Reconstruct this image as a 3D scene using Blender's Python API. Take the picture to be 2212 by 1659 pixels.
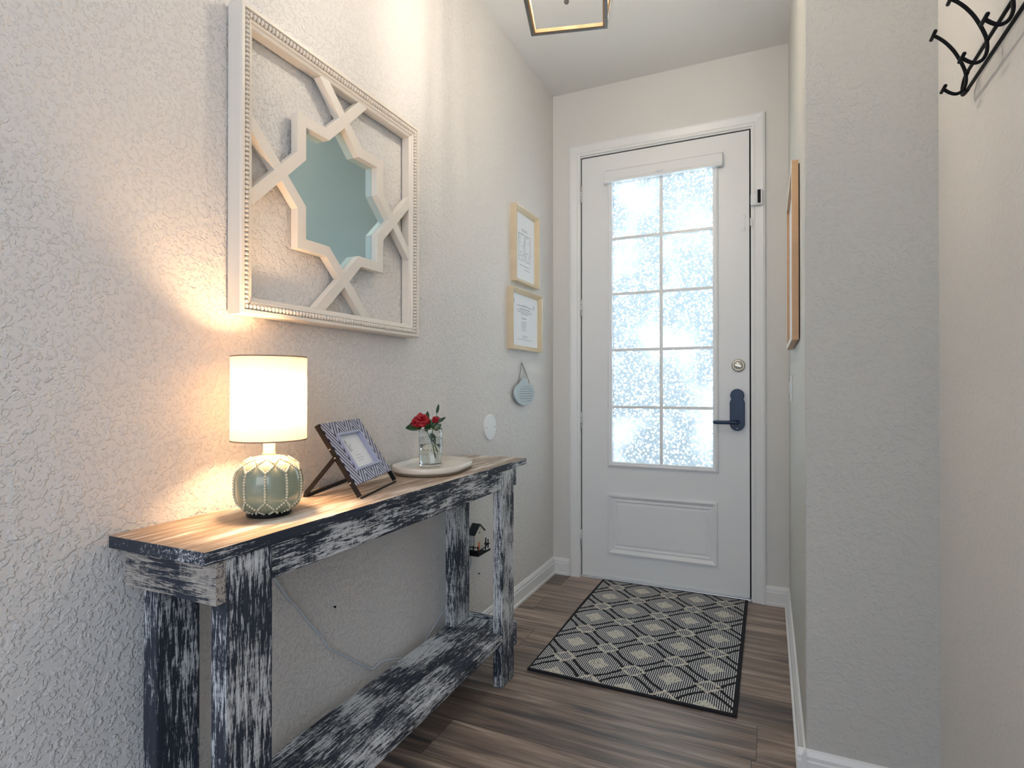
import bpy, bmesh, math, random
from mathutils import Vector, Matrix, Quaternion
random.seed(7)
for o in list(bpy.data.objects):
    bpy.data.objects.remove(o)
SC = bpy.context.scene
COL = SC.collection
PI = math.pi

# ------------------------------------------------------------------ camera
cam_d = bpy.data.cameras.new('camera')
cam_d.sensor_fit = 'HORIZONTAL'
cam_d.sensor_width = 36.0
cam_d.lens = 1210.8 / 2212 * 36.0
cam_d.clip_start = 0.02
cam = bpy.data.objects.new('camera', cam_d)
COL.objects.link(cam)
YAW, PITCH, ROLL = 0.4295, 0.0045, -0.0011
cam.location = (1.1831, -3.1796, 1.1202)
cam.rotation_mode = 'XYZ'
cam.rotation_euler = (PI / 2 + PITCH, -ROLL * 0 , YAW)
SC.camera = cam

# ------------------------------------------------------------------ world, exposure
SC.view_settings.view_transform = 'Standard'
SC.view_settings.look = 'None'
SC.view_settings.exposure = 0.68
SC.view_settings.gamma = 1.0
SC.view_settings.use_curve_mapping = False
wd = bpy.data.worlds.new('world')
SC.world = wd
wd.use_nodes = True
wd.node_tree.nodes['Background'].inputs[0].default_value = (0.60, 0.77, 1.0, 1)
wd.node_tree.nodes['Background'].inputs[1].default_value = 0.72


def area(name, loc, aim, sx, sy, power, col):
    d = bpy.data.lights.new(name, 'AREA')
    d.shape = 'RECTANGLE'
    d.size, d.size_y = sx, sy
    d.energy = power
    d.color = col
    o = bpy.data.objects.new(name, d)
    o.location = loc
    v = Vector(aim) - Vector(loc)
    o.rotation_euler = v.to_track_quat('-Z', 'Y').to_euler()
    COL.objects.link(o)
    return o


def point(name, loc, power, col, r=0.03):
    d = bpy.data.lights.new(name, 'POINT')
    d.energy = power
    d.color = col
    d.shadow_soft_size = r
    o = bpy.data.objects.new(name, d)
    o.location = loc
    COL.objects.link(o)
    return o


# daylight on the porch side of the glazed door
area('daylight_at_door', (0.64, 1.3, 1.7), (0.64, 0, 1.5), 2.2, 2.6, 760, (0.64, 0.81, 1.0))
# fill light added behind the camera, standing in for unseen windows
area('rear_daylight_fill', (1.9, -6.1, 1.7), (0.5, 0.0, 1.2), 2.4, 2.0, 24, (0.96, 0.97, 1.0))

# ------------------------------------------------------------------ node helpers
MATS = {}


class NT:
    def __init__(self, name):
        self.m = bpy.data.materials.new(name)
        self.m.use_nodes = True
        self.t = self.m.node_tree
        self.n = self.t.nodes
        self.l = self.t.links
        self.b = self.n['Principled BSDF']
        self.tc = None

    def co(self, which='Object'):
        if not self.tc:
            self.tc = self.n.new('ShaderNodeTexCoord')
        return self.tc.outputs[which]

    def mapping(self, scale=(1, 1, 1), loc=(0, 0, 0), rot=(0, 0, 0), src=None):
        k = self.n.new('ShaderNodeMapping')
        k.inputs['Scale'].default_value = scale
        k.inputs['Location'].default_value = loc
        k.inputs['Rotation'].default_value = rot
        self.l.new(src or self.co(), k.inputs['Vector'])
        return k.outputs[0]

    def noise(self, vec, scale=5, detail=3, rough=0.5, dist=0.0, out=0):
        k = self.n.new('ShaderNodeTexNoise')
        k.inputs['Scale'].default_value = scale
        k.inputs['Detail'].default_value = detail
        k.inputs['Roughness'].default_value = rough
        k.inputs['Distortion'].default_value = dist
        self.l.new(vec, k.inputs['Vector'])
        return k.outputs[out]

    def voro(self, vec, scale=5, feature='F1', out='Distance', rnd=1.0):
        k = self.n.new('ShaderNodeTexVoronoi')
        k.feature = feature
        k.inputs['Scale'].default_value = scale
        k.inputs['Randomness'].default_value = rnd
        self.l.new(vec, k.inputs['Vector'])
        return k.outputs[out]

    def ramp(self, fac, stops, interp='LINEAR'):
        k = self.n.new('ShaderNodeValToRGB')
        k.color_ramp.interpolation = interp
        e = k.color_ramp.elements
        while len(e) > 1:
            e.remove(e[-1])
        for i, (p, c) in enumerate(stops):
            if i == 0:
                q = e[0]
                q.position = p
            else:
                q = e.new(p)
            q.color = (c, c, c, 1) if isinstance(c, (int, float)) else tuple(c) + (1,)
        self.l.new(fac, k.inputs[0])
        return k.outputs[0]

    def math(self, op, a, b=None, c=None, clamp=False):
        k = self.n.new('ShaderNodeMath')
        k.operation = op
        k.use_clamp = clamp
        for i, v in enumerate((a, b, c)):
            if v is None:
                continue
            if isinstance(v, (int, float)):
                k.inputs[i].default_value = v
            else:
                self.l.new(v, k.inputs[i])
        return k.outputs[0]

    def mix(self, fac, a, b, mode='MIX'):
        k = self.n.new('ShaderNodeMix')
        k.data_type = 'RGBA'
        k.blend_type = mode
        for s, v in ((k.inputs[0], fac), (k.inputs[6], a), (k.inputs[7], b)):
            if isinstance(v, (int, float)):
                s.default_value = v if s.type == 'VALUE' else (v, v, v, 1)
            elif isinstance(v, (tuple, list)):
                s.default_value = tuple(v) + (1,) if len(v) == 3 else v
            else:
                self.l.new(v, s)
        return k.outputs[2]

    def sep(self, vec):
        k = self.n.new('ShaderNodeSeparateXYZ')
        self.l.new(vec, k.inputs[0])
        return k.outputs

    def comb(self, x, y, z):
        k = self.n.new('ShaderNodeCombineXYZ')
        for i, v in enumerate((x, y, z)):
            if isinstance(v, (int, float)):
                k.inputs[i].default_value = v
            else:
                self.l.new(v, k.inputs[i])
        return k.outputs[0]

    def bump(self, h, strength=0.5, dist=0.01, normal=None):
        k = self.n.new('ShaderNodeBump')
        k.inputs['Strength'].default_value = strength
        k.inputs['Distance'].default_value = dist
        self.l.new(h, k.inputs['Height'])
        if normal is not None:
            self.l.new(normal, k.inputs['Normal'])
        self.l.new(k.outputs[0], self.b.inputs['Normal'])
        return k.outputs[0]

    def set(self, **kw):
        for k, v in kw.items():
            s = self.b.inputs[k.replace('_', ' ')]
            if isinstance(v, (int, float)):
                s.default_value = v
            elif isinstance(v, (tuple, list)):
                s.default_value = tuple(v) + (1,) if len(v) == 3 else v
            else:
                self.l.new(v, s)
        return self


def plain(name, col, rough=0.5, metal=0.0, var=0.06, scale=30, **kw):
    if name in MATS:
        return MATS[name]
    t = NT(name)
    f = t.noise(t.co(), scale, 3)
    a = tuple(max(0, c * (1 - var)) for c in col)
    b = tuple(min(1, c * (1 + var)) for c in col)
    t.set(Base_Color=t.mix(f, a, b), Roughness=rough, Metallic=metal, **kw)
    MATS[name] = t.m
    return t.m


def wall_mat(name, col, strength=0.5, scale=1.0):
    t = NT(name)
    v = t.mapping((scale, scale, scale))
    n1 = t.noise(v, 95, 2.5, 0.5, 0.35)
    plate = t.ramp(n1, [(0.54, 0.0), (0.60, 1.0)])
    n2 = t.noise(v, 48, 2, 0.5, 0.25)
    plate2 = t.ramp(n2, [(0.53, 0.0), (0.60, 1.0)])
    n3 = t.noise(v, 190, 2, 0.5, 0)
    h = t.math('ADD', t.math('MULTIPLY', plate, 0.6), t.math('MULTIPLY', plate2, 0.4))
    h = t.math('ADD', h, t.math('MULTIPLY', n3, 0.12))
    t.bump(h, strength, 0.0036)
    t.set(Base_Color=t.mix(t.noise(t.co(), 3, 2), tuple(c * 0.985 for c in col), col), Roughness=0.55)
    return t.m


M_wall = wall_mat('wall_paint', (0.80, 0.775, 0.75), 0.72)
M_wallR = wall_mat('wall_paint_right_shaded', (0.62, 0.61, 0.565), 0.45)  # same paint as the hook wall, its dimmer light put into the colour
M_wallF = wall_mat('wall_paint_far_right_lit', (0.82, 0.80, 0.765), 0.35)  # same paint as the right wall, lightened to carry its brighter light
M_end = wall_mat('wall_paint_entry', (0.80, 0.785, 0.755), 0.10)
M_ceil = wall_mat('ceiling_paint', (0.86, 0.86, 0.85), 0.08)
M_trim = plain('trim_paint', (0.88, 0.885, 0.88), 0.32, var=0.01)
M_door = plain('door_paint', (0.88, 0.885, 0.89), 0.38, var=0.01)
M_black = plain('black_metal', (0.010, 0.010, 0.012), 0.5, 0.0, Specular_IOR_Level=0.12)
M_dark = plain('dark_gap', (0.01, 0.01, 0.012), 0.8)
M_navy = plain('navy_lock_body', (0.006, 0.028, 0.085), 0.35)
M_nickel = plain('satin_nickel', (0.62, 0.58, 0.50), 0.28, 1.0)
M_steel = plain('hinge_steel', (0.78, 0.78, 0.78), 0.35, 0.7)
M_gold = plain('champagne_gold', (0.82, 0.70, 0.52), 0.34, 0.85, var=0.12, scale=12)
M_paper = plain('paper', (0.86, 0.88, 0.91), 0.35, var=0.01)
M_ink = plain('grey_ink', (0.30, 0.32, 0.35), 0.7)
M_inkl = plain('pale_ink', (0.55, 0.58, 0.62), 0.7)
M_white = plain('white_plastic', (0.86, 0.87, 0.88), 0.35, var=0.01)
M_framew = plain('cream_lacquer', (0.84, 0.78, 0.70), 0.42, var=0.02)
M_cord = plain('cord_plastic', (0.62, 0.67, 0.72), 0.4)


def mirror_mat():
    t = NT('mirror_glass')
    t.set(Base_Color=(0.60, 0.80, 0.87), Metallic=1.0, Roughness=0.06)  # bluish reflection of the hall painted in as a teal tint
    return t.m


M_mirror = mirror_mat()


def wood_paint(axis, seed=0.0, thr=0.5, dark=(0.012, 0.018, 0.032), pale=(0.78, 0.80, 0.82)):
    """whitewashed dark boards, grain along axis"""
    key = 'washed_board_%s_%s_%s' % (axis, seed, thr)
    if key in MATS:
        return MATS[key]
    t = NT('washed_board')
    lo, hi = 13.0, 150.0
    s = {'X': (lo, hi, hi), 'Y': (hi, lo, hi), 'Z': (hi, hi, lo)}[axis]
    v = t.mapping(s, (seed, seed * 1.7, seed * 0.6))
    g = t.noise(v, 1.0, 6, 0.72, 0.6)
    s2 = {'X': (170, 40, 40), 'Y': (40, 170, 40), 'Z': (40, 40, 170)}[axis]
    cross = t.noise(t.mapping(s2, (seed, 0, 0)), 1.0, 3, 0.6)
    patch = t.noise(t.mapping((6, 6, 6), (seed * 3, 0, 0)), 1.0, 2, 0.5)
    f = t.math('ADD', t.math('MULTIPLY', g, 0.58), t.math('MULTIPLY', cross, 0.10))
    s3 = tuple(a * 3.2 for a in s)
    fleck = t.noise(t.mapping(s3, (0, seed, 0)), 1.0, 3, 0.6)
    f = t.math('ADD', f, t.math('MULTIPLY', patch, 0.34))
    f = t.math('ADD', f, t.math('MULTIPLY', fleck, 0.25))
    m = t.ramp(f, [(thr + 0.115, 0.0), (thr + 0.145, 0.6), (thr + 0.21, 1.0)])
    col = t.mix(m, dark, pale)
    tint = t.noise(t.mapping(tuple(a * 0.4 for a in s)), 1.0, 3)
    col = t.mix(t.math('MULTIPLY', tint, 0.16), col, (0.16, 0.19, 0.25))
    t.set(Base_Color=col, Roughness=0.62)
    t.bump(g, 0.5, 0.0015)
    MATS[key] = t.m
    return t.m


def top_mat():
    t = NT('washed_brown_top')
    v = t.mapping((85, 4.0, 85))
    g = t.noise(v, 1.0, 6, 0.7, 0.5)
    p = t.noise(t.mapping((14, 3.0, 14)), 1.0, 3, 0.55)
    f = t.math('ADD', t.math('MULTIPLY', g, 0.6), t.math('MULTIPLY', p, 0.5))
    col = t.ramp(f, [(0.36, (0.15, 0.10, 0.07)), (0.48, (0.31, 0.23, 0.17)), (0.565, (0.42, 0.335, 0.265)), (0.625, (0.80, 0.76, 0.70))])
    t.set(Base_Color=col, Roughness=0.5)
    t.bump(g, 0.35, 0.0012)
    return t.m


M_top = top_mat()


def floor_mat():
    t = NT('vinyl_planks')
    x, y, z = t.sep(t.co())
    r = t.math('DIVIDE', t.math('ADD', y, 0.964 + 19.3), 0.193)
    row = t.math('FLOOR', r)
    fr = t.math('FRACT', r)
    wn = t.n.new('ShaderNodeTexWhiteNoise')
    wn.noise_dimensions = '1D'
    t.l.new(row, wn.inputs['W'])
    xx = t.math('DIVIDE', t.math('ADD', x, t.math('MULTIPLY', wn.outputs['Value'], 3.0)), 1.22)
    cell = t.math('FLOOR', xx)
    fx = t.math('FRACT', xx)
    wn2 = t.n.new('ShaderNodeTexWhiteNoise')
    wn2.noise_dimensions = '2D'
    t.l.new(t.comb(row, cell, 0), wn2.inputs['Vector'])
    rv = wn2.outputs['Value']
    off = t.comb(t.math('MULTIPLY', rv, 37.0), t.math('MULTIPLY', rv, 11.0), 0)
    add = t.n.new('ShaderNodeVectorMath')
    t.l.new(t.co(), add.inputs[0])
    t.l.new(off, add.inputs[1])
    streak = t.noise(t.mapping((1.6, 26, 1), src=add.outputs[0]), 1.0, 5, 0.62, 0.8)
    fine = t.noise(t.mapping((5, 130, 1), src=add.outputs[0]), 1.0, 4, 0.6, 0.3)
    f = t.math('ADD', t.math('MULTIPLY', streak, 0.75), t.math('MULTIPLY', fine, 0.25))
    c = t.ramp(f, [(0.34, (0.055, 0.048, 0.050)), (0.44, (0.13, 0.095, 0.078)), (0.54, (0.23, 0.168, 0.128)), (0.66, (0.38, 0.31, 0.26)), (0.8, (0.46, 0.42, 0.39))])
    tone = t.ramp(rv, [(0.0, 0.72), (0.5, 1.2), (1.0, 1.85)])
    c = t.mix(1.0, c, tone, 'MULTIPLY')
    c = t.mix(t.ramp(fine, [(0.5, 0.0), (0.75, 0.35)]), c, (0.16, 0.17, 0.21))
    seam = t.math('LESS_THAN', fr, 0.014)
    seam2 = t.math('LESS_THAN', fx, 0.0022)
    s = t.math('MAXIMUM', seam, seam2)
    c = t.mix(t.math('MULTIPLY', s, 0.7), c, (0.02, 0.016, 0.015))
    t.set(Base_Color=c, Roughness=t.ramp(fine, [(0.3, 0.30), (0.7, 0.42)]))
    t.bump(t.math('SUBTRACT', fine, s), 0.15, 0.001)
    return t.m


M_floor = floor_mat()


def pane_mat():
    t = NT('textured_privacy_film')
    v = t.mapping((1, 1, 1))
    d = t.voro(v, 74, rnd=1.0)
    cidn = t.n.new('ShaderNodeTexVoronoi')
    cidn.inputs['Scale'].default_value = 74
    t.l.new(v, cidn.inputs['Vector'])
    cr = t.sep(cidn.outputs['Color'])[0]
    d2 = t.voro(t.mapping((1, 1, 1), (3, 1, 2)), 130)
    disc = t.ramp(d, [(0.34, 1.0), (0.44, 0.0)])
    disc2 = t.ramp(d2, [(0.30, 1.0), (0.42, 0.0)])
    big = t.noise(t.mapping((2.6, 2.6, 2.6)), 1.0, 2)
    base = t.mix(disc2, (0.165, 0.170, 0.168), (0.205, 0.203, 0.192))
    col = t.mix(disc, base, t.ramp(cr, [(0.0, (0.195, 0.20, 0.195)), (0.30, (0.25, 0.245, 0.23)), (0.55, (0.46, 0.44, 0.40)), (1.0, (0.80, 0.78, 0.72))]))
    lift = t.ramp(big, [(0.50, 0.0), (0.75, 0.7)])
    col = t.mix(lift, col, (0.36, 0.345, 0.32))
    tr = t.n.new('ShaderNodeBsdfTranslucent')
    t.l.new(col, tr.inputs['Color'])
    gl = t.n.new('ShaderNodeBsdfGlossy')
    gl.inputs['Roughness'].default_value = 0.25
    mx = t.n.new('ShaderNodeMixShader')
    mx.inputs[0].default_value = 0.05
    t.l.new(tr.outputs[0], mx.inputs[1])
    t.l.new(gl.outputs[0], mx.inputs[2])
    t.l.new(mx.outputs[0], t.n['Material Output'].inputs['Surface'])
    return t.m


M_pane = pane_mat()


def shade_mat():
    t = NT('linen_lampshade')
    w = t.noise(t.mapping((90, 90, 90)), 1.0, 2)
    col = t.mix(w, (0.80, 0.66, 0.48), (0.84, 0.71, 0.54))
    df = t.n.new('ShaderNodeBsdfDiffuse')
    tr = t.n.new('ShaderNodeBsdfTranslucent')
    t.l.new(col, df.inputs['Color'])
    t.l.new(col, tr.inputs['Color'])
    mx = t.n.new('ShaderNodeMixShader')
    mx.inputs[0].default_value = 0.19
    t.l.new(df.outputs[0], mx.inputs[1])
    t.l.new(tr.outputs[0], mx.inputs[2])
    t.l.new(mx.outputs[0], t.n['Material Output'].inputs['Surface'])
    return t.m


M_shade = shade_mat()


def glass_mat(name, col=(1, 1, 1), rough=0.0, ior=1.45):
    t = NT(name)
    t.set(Base_Color=col, Roughness=rough, IOR=ior, Transmission_Weight=1.0)
    return t.m


M_glass = glass_mat('clear_glass', (0.96, 0.99, 0.99))
M_water = glass_mat('water', (0.97, 0.99, 0.98), 0.0, 1.33)


def rug_mat():
    t = NT('woven_lattice_rug')
    x, y, z = t.sep(t.co())
    hx, hy = 0.1405, 0.1445
    # object origin at (0.697, -0.576); B (blob) sits at world (0.417,-0.838)
    u = t.math('DIVIDE', t.math('ADD', x, 0.697 - 0.417 + hx * 20), hx)
    v = t.math('DIVIDE', t.math('ADD', y, -0.576 + 0.838 + hy * 20), hy)
    wob = t.noise(t.co(), 60, 2)
    wob = t.math('MULTIPLY', t.math('SUBTRACT', wob, 0.5), 0.09)
    # rotated lattice: B at integer (p,q), with p=(u+v)/2, q=(u-v)/2
    p = t.math('MULTIPLY', t.math('ADD', u, v), 0.5)
    q = t.math('MULTIPLY', t.math('SUBTRACT', u, v), 0.5)

    def cen(w):
        return t.math('SUBTRACT', t.math('FRACT', t.math('ADD', w, 0.5)), 0.5)
    cp, cq = cen(p), cen(q)
    du = t.math('ABSOLUTE', t.math('ADD', cp, cq))
    dv = t.math('ABSOLUTE', t.math('SUBTRACT', cp, cq))
    # rounded diamond metric about the blob centre
    k = 1.22
    dia = t.math('POWER', t.math('ADD', t.math('POWER', du, k), t.math('POWER', dv, k)), 1 / k)
    dia = t.math('ADD', dia, wob)
    line = t.math('COMPARE', dia, 0.735, 0.055)
    # A motifs (half way along u and v)
    cp2, cq2 = cen(t.math('ADD', p, 0.5)), cen(t.math('ADD', q, 0.5))
    au = t.math('ABSOLUTE', t.math('ADD', cp2, cq2))
    av = t.math('ABSOLUTE', t.math('SUBTRACT', cp2, cq2))
    am = t.math('ADD', t.math('ADD', t.math('MULTIPLY', au, 0.95), av), t.math('MULTIPLY', wob, 2.2))
    # true A points are where u+v is odd: both families coincide with p,q half-integers
    ring = t.math('COMPARE', am, 0.30, 0.062)
    inner = t.math('LESS_THAN', am, 0.24)
    blob = t.math('LESS_THAN', t.math('ADD', t.math('ADD', du, dv), t.math('MULTIPLY', wob, 2.4)), 0.33)
    sp = t.math('FRACT', t.math('DIVIDE', t.math('ADD', x, t.math('MULTIPLY', wob, 0.02)), 0.0078))
    dash = t.math('FRACT', t.math('ADD', t.math('DIVIDE', y, 0.021), t.math('MULTIPLY', t.math('FLOOR', t.math('DIVIDE', x, 0.0078)), 0.37)))
    stripe = t.math('MULTIPLY', t.math('LESS_THAN', sp, 0.53), t.math('LESS_THAN', dash, 0.90))
    speck = t.math('GREATER_THAN', t.noise(t.co(), 210, 2), 0.44)
    w = t.math('MULTIPLY', stripe, t.math('SUBTRACT', 1.0, line))
    w = t.math('MAXIMUM', w, t.math('MULTIPLY', blob, speck))
    w = t.math('MAXIMUM', w, t.math('MULTIPLY', ring, speck))
    # border
    bx = t.math('GREATER_THAN', t.math('ABSOLUTE', x), 0.374)
    by = t.math('GREATER_THAN', t.math('ABSOLUTE', y), 0.552)
    w = t.math('MULTIPLY', w, t.math('SUBTRACT', 1.0, t.math('MAXIMUM', bx, by)))
    cream = t.mix(t.math('MAXIMUM', blob, ring), (0.76, 0.76, 0.74), (0.74, 0.70, 0.60))
    t.set(Base_Color=t.mix(w, (0.008, 0.008, 0.012), cream), Roughness=0.9)
    t.bump(w, 0.8, 0.002)
    return t.m


M_rug = rug_mat()


def chevron_mat():
    t = NT('chevron_inlay')
    # local frame coordinates are carried by UV
    uv = t.sep(t.co('UV'))
    x, y = uv[0], uv[1]
    tri = t.math('PINGPONG', x, 0.045)
    f = t.math('FRACT', t.math('DIVIDE', t.math('ADD', t.math('ADD', y, 1.0), t.math('MULTIPLY', tri, 1.6)), 0.0245))
    edge = t.math('LESS_THAN', f, 0.42)
    t.set(Base_Color=t.mix(edge, (0.48, 0.49, 0.66), (0.006, 0.006, 0.03)), Roughness=0.42)
    return t.m


M_chev = chevron_mat()


def sage_mat():
    t = NT('sage_glaze')
    n = t.noise(t.co(), 9, 3)
    z = t.sep(t.co())[2]
    cap = t.ramp(t.math('ADD', z, t.math('MULTIPLY', n, 0.02)), [(0.113, 0.0), (0.130, 0.8)])
    t.set(Base_Color=t.mix(cap, t.mix(n, (0.20, 0.25, 0.185), (0.30, 0.34, 0.26)), (0.60, 0.58, 0.44)), Roughness=0.12, Coat_Weight=0.5)
    return t.m


M_sage = sage_mat()
M_bead = plain('cream_glaze', (0.62, 0.60, 0.46), 0.25)
M_cream = plain('lamp_neck_cream', (0.78, 0.70, 0.52), 0.3)
M_red = plain('red_petal', (0.42, 0.008, 0.02), 0.45, var=0.5, scale=60)
M_leaf = plain('dark_leaf', (0.012, 0.055, 0.010), 0.30, var=0.5, scale=40)
M_stem = plain('green_stem', (0.16, 0.24, 0.10), 0.5)
M_tray = plain('cream_enamel', (0.82, 0.78, 0.71), 0.28, var=0.02)
M_cork = plain('speckled_cork', (0.22, 0.17, 0.12), 0.8, var=0.8, scale=400)
M_oak = plain('pale_oak', (0.66, 0.42, 0.24), 0.5, var=0.15, scale=20)
M_bronze = plain('weathered_grey_metal', (0.22, 0.22, 0.22), 0.4, 0.6, var=0.2)
M_tan = plain('tan_wood_strip', (0.46, 0.29, 0.14), 0.5, var=0.2)
M_plaq = plain('silver_grey_plaque', (0.52, 0.60, 0.62), 0.35, 0.2, var=0.2, scale=60)
M_twine = plain('grey_twine', (0.30, 0.30, 0.29), 0.8)
M_rooft = plain('black_slate', (0.01, 0.02, 0.03), 0.5)
M_house = plain('cream_house_wall', (0.72, 0.68, 0.58), 0.5)
M_orange = plain('orange_paint', (0.80, 0.30, 0.16), 0.5)

# ------------------------------------------------------------------ mesh helpers


def bx(bm, a, b, mi=0):
    x0, y0, z0 = (min(a[i], b[i]) for i in range(3))
    x1, y1, z1 = (max(a[i], b[i]) for i in range(3))
    v = [bm.verts.new(p) for p in ((x0, y0, z0), (x1, y0, z0), (x1, y1, z0), (x0, y1, z0), (x0, y0, z1), (x1, y0, z1), (x1, y1, z1), (x0, y1, z1))]
    fs = []
    for f in ((0, 3, 2, 1), (4, 5, 6, 7), (0, 1, 5, 4), (1, 2, 6, 5), (2, 3, 7, 6), (3, 0, 4, 7)):
        q = bm.faces.new([v[i] for i in f])
        q.material_index = mi
        fs.append(q)
    return fs


def obox(bm, c, ax, ay, az, hx, hy, hz):
    """box about centre c with unit axes and half sizes"""
    c, ax, ay, az = Vector(c), Vector(ax).normalized(), Vector(ay).normalized(), Vector(az).normalized()
    v = [bm.verts.new(c + ax * hx * i + ay * hy * j + az * hz * k) for i, j, k in ((-1, -1, -1), (1, -1, -1), (1, 1, -1), (-1, 1, -1), (-1, -1, 1), (1, -1, 1), (1, 1, 1), (-1, 1, 1))]
    for f in ((0, 3, 2, 1), (4, 5, 6, 7), (0, 1, 5, 4), (1, 2, 6, 5), (2, 3, 7, 6), (3, 0, 4, 7)):
        bm.faces.new([v[i] for i in f])


def bar(bm, p, q, w, h, up=(0, 0, 1)):
    p, q = Vector(p), Vector(q)
    d = (q - p).normalized()
    s = d.cross(Vector(up)).normalized()
    u = s.cross(d).normalized()
    obox(bm, (p + q) / 2, s, d, u, w / 2, (q - p).length / 2, h / 2)


def tube(bm, pts, r, n=8, cap=True):
    pts = [Vector(p) for p in pts]
    rs = r if isinstance(r, (list, tuple)) else [r] * len(pts)
    rings = []
    prev = None
    for i, p in enumerate(pts):
        a = pts[max(i - 1, 0)]
        b = pts[min(i + 1, len(pts) - 1)]
        d = (b - a).normalized()
        if prev is None:
            ref = Vector((0, 0, 1)) if abs(d.z) < 0.9 else Vector((1, 0, 0))
            s = d.cross(ref).normalized()
        else:
            s = (prev - d * prev.dot(d)).normalized()
        prev = s
        t = d.cross(s)
        rings.append([bm.verts.new(p + (s * math.cos(k * 2 * PI / n) + t * math.sin(k * 2 * PI / n)) * rs[i]) for k in range(n)])
    for a, b in zip(rings, rings[1:]):
        for k in range(n):
            f = bm.faces.new((a[k], a[(k + 1) % n], b[(k + 1) % n], b[k]))
            f.smooth = True
    if cap:
        bm.faces.new(rings[0][::-1])
        bm.faces.new(rings[-1])


def smoothpts(pts, n=6):
    P = [Vector(p) for p in pts]
    out = []
    for i in range(len(P) - 1):
        p0, p1, p2, p3 = P[max(i - 1, 0)], P[i], P[i + 1], P[min(i + 2, len(P) - 1)]
        for k in range(n):
            t = k / n
            out.append(0.5 * ((2 * p1) + (p2 - p0) * t + (2 * p0 - 5 * p1 + 4 * p2 - p3) * t * t + (3 * p1 - p0 - 3 * p2 + p3) * t ** 3))
    out.append(P[-1])
    return out


def lathe(bm, c, prof, n=32, axis=(0, 0, 1), smooth=True, lobes=None, closed=False):
    """prof: list of (radius, height) along axis"""
    c = Vector(c)
    ax = Vector(axis).normalized()
    ref = Vector((1, 0, 0)) if abs(ax.x) < 0.9 else Vector((0, 0, 1))
    s = (ref - ax * ref.dot(ax)).normalized()
    t = ax.cross(s)
    rings = []
    for r, h in prof:
        if r < 1e-6:
            rings.append([bm.verts.new(c + ax * h)])
        else:
            ring = []
            for k in range(n):
                a = k * 2 * PI / n
                rr = r * (lobes(a, h) if lobes else 1)
                ring.append(bm.verts.new(c + ax * h + (s * math.cos(a) + t * math.sin(a)) * rr))
            rings.append(ring)
    pairs = list(zip(rings, rings[1:]))
    if closed:
        pairs.append((rings[-1], rings[0]))
    for a, b in pairs:
        for k in range(n):
            k2 = (k + 1) % n
            if len(a) == 1 and len(b) == 1:
                continue
            if len(a) == 1:
                f = bm.faces.new((a[0], b[k2], b[k]))
            elif len(b) == 1:
                f = bm.faces.new((a[k], a[k2], b[0]))
            else:
                f = bm.faces.new((a[k], a[k2], b[k2], b[k]))
            f.smooth = smooth


def ball(bm, c, r, n=8, m=5, sc=(1, 1, 1)):
    c = Vector(c)
    rings = []
    for i in range(1, m):
        a = PI * i / m
        rings.append([bm.verts.new(c + Vector((sc[0] * r * math.sin(a) * math.cos(k * 2 * PI / n), sc[1] * r * math.sin(a) * math.sin(k * 2 * PI / n), -sc[2] * r * math.cos(a)))) for k in range(n)])
    lo = bm.verts.new(c + Vector((0, 0, -r * sc[2])))
    hi = bm.verts.new(c + Vector((0, 0, r * sc[2])))
    for a, b in zip(rings, rings[1:]):
        for k in range(n):
            bm.faces.new((a[k], a[(k + 1) % n], b[(k + 1) % n], b[k])).smooth = True
    for k in range(n):
        bm.faces.new((lo, rings[0][(k + 1) % n], rings[0][k])).smooth = True
        bm.faces.new((hi, rings[-1][k], rings[-1][(k + 1) % n])).smooth = True


def prism(bm, pts, vec):
    """extrude a planar polygon along vec"""
    vec = Vector(vec)
    a = [bm.verts.new(Vector(p)) for p in pts]
    b = [bm.verts.new(Vector(p) + vec) for p in pts]
    n = len(a)
    bm.faces.new(a[::-1])
    bm.faces.new(b)
    for i in range(n):
        bm.faces.new((a[i], a[(i + 1) % n], b[(i + 1) % n], b[i]))


def sweep(bm, O, U, V, N, path, prof, closed=True):
    """mitred moulding. path: corner list [(u,v)] (counter-clockwise outline), prof: [(inset, out)] closed polygon"""
    O, U, V, N = Vector(O), Vector(U), Vector(V), Vector(N)
    n = len(path)
    loops = []
    for i in range(n):
        p = Vector(path[i])
        if closed or 0 < i < n - 1:
            a = (p - Vector(path[i - 1])).normalized()
            b = (Vector(path[(i + 1) % n]) - p).normalized()
            na, nb = Vector((-a.y, a.x)), Vector((-b.y, b.x))
            mit = (na + nb) / (1 + na.dot(nb))
        else:
            d = (Vector(path[1]) - p) if i == 0 else (p - Vector(path[i - 1]))
            d.normalize()
            mit = Vector((-d.y, d.x))
        ring = []
        for ins, out in prof:
            q = p + mit * ins
            ring.append(bm.verts.new(O + U * q.x + V * q.y + N * out))
        loops.append(ring)
    m = len(prof)
    rng = range(n) if closed else range(n - 1)
    for i in rng:
        a, b = loops[i], loops[(i + 1) % n]
        for k in range(m):
            k2 = (k + 1) % m
            bm.faces.new((a[k], a[k2], b[k2], b[k]))
    if not closed:
        bm.faces.new(loops[0][::-1])
        bm.faces.new(loops[-1])


def rect(x0, z0, x1, z1):
    return [(x0, z0), (x1, z0), (x1, z1), (x0, z1)]


def B():
    return bmesh.new()


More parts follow.
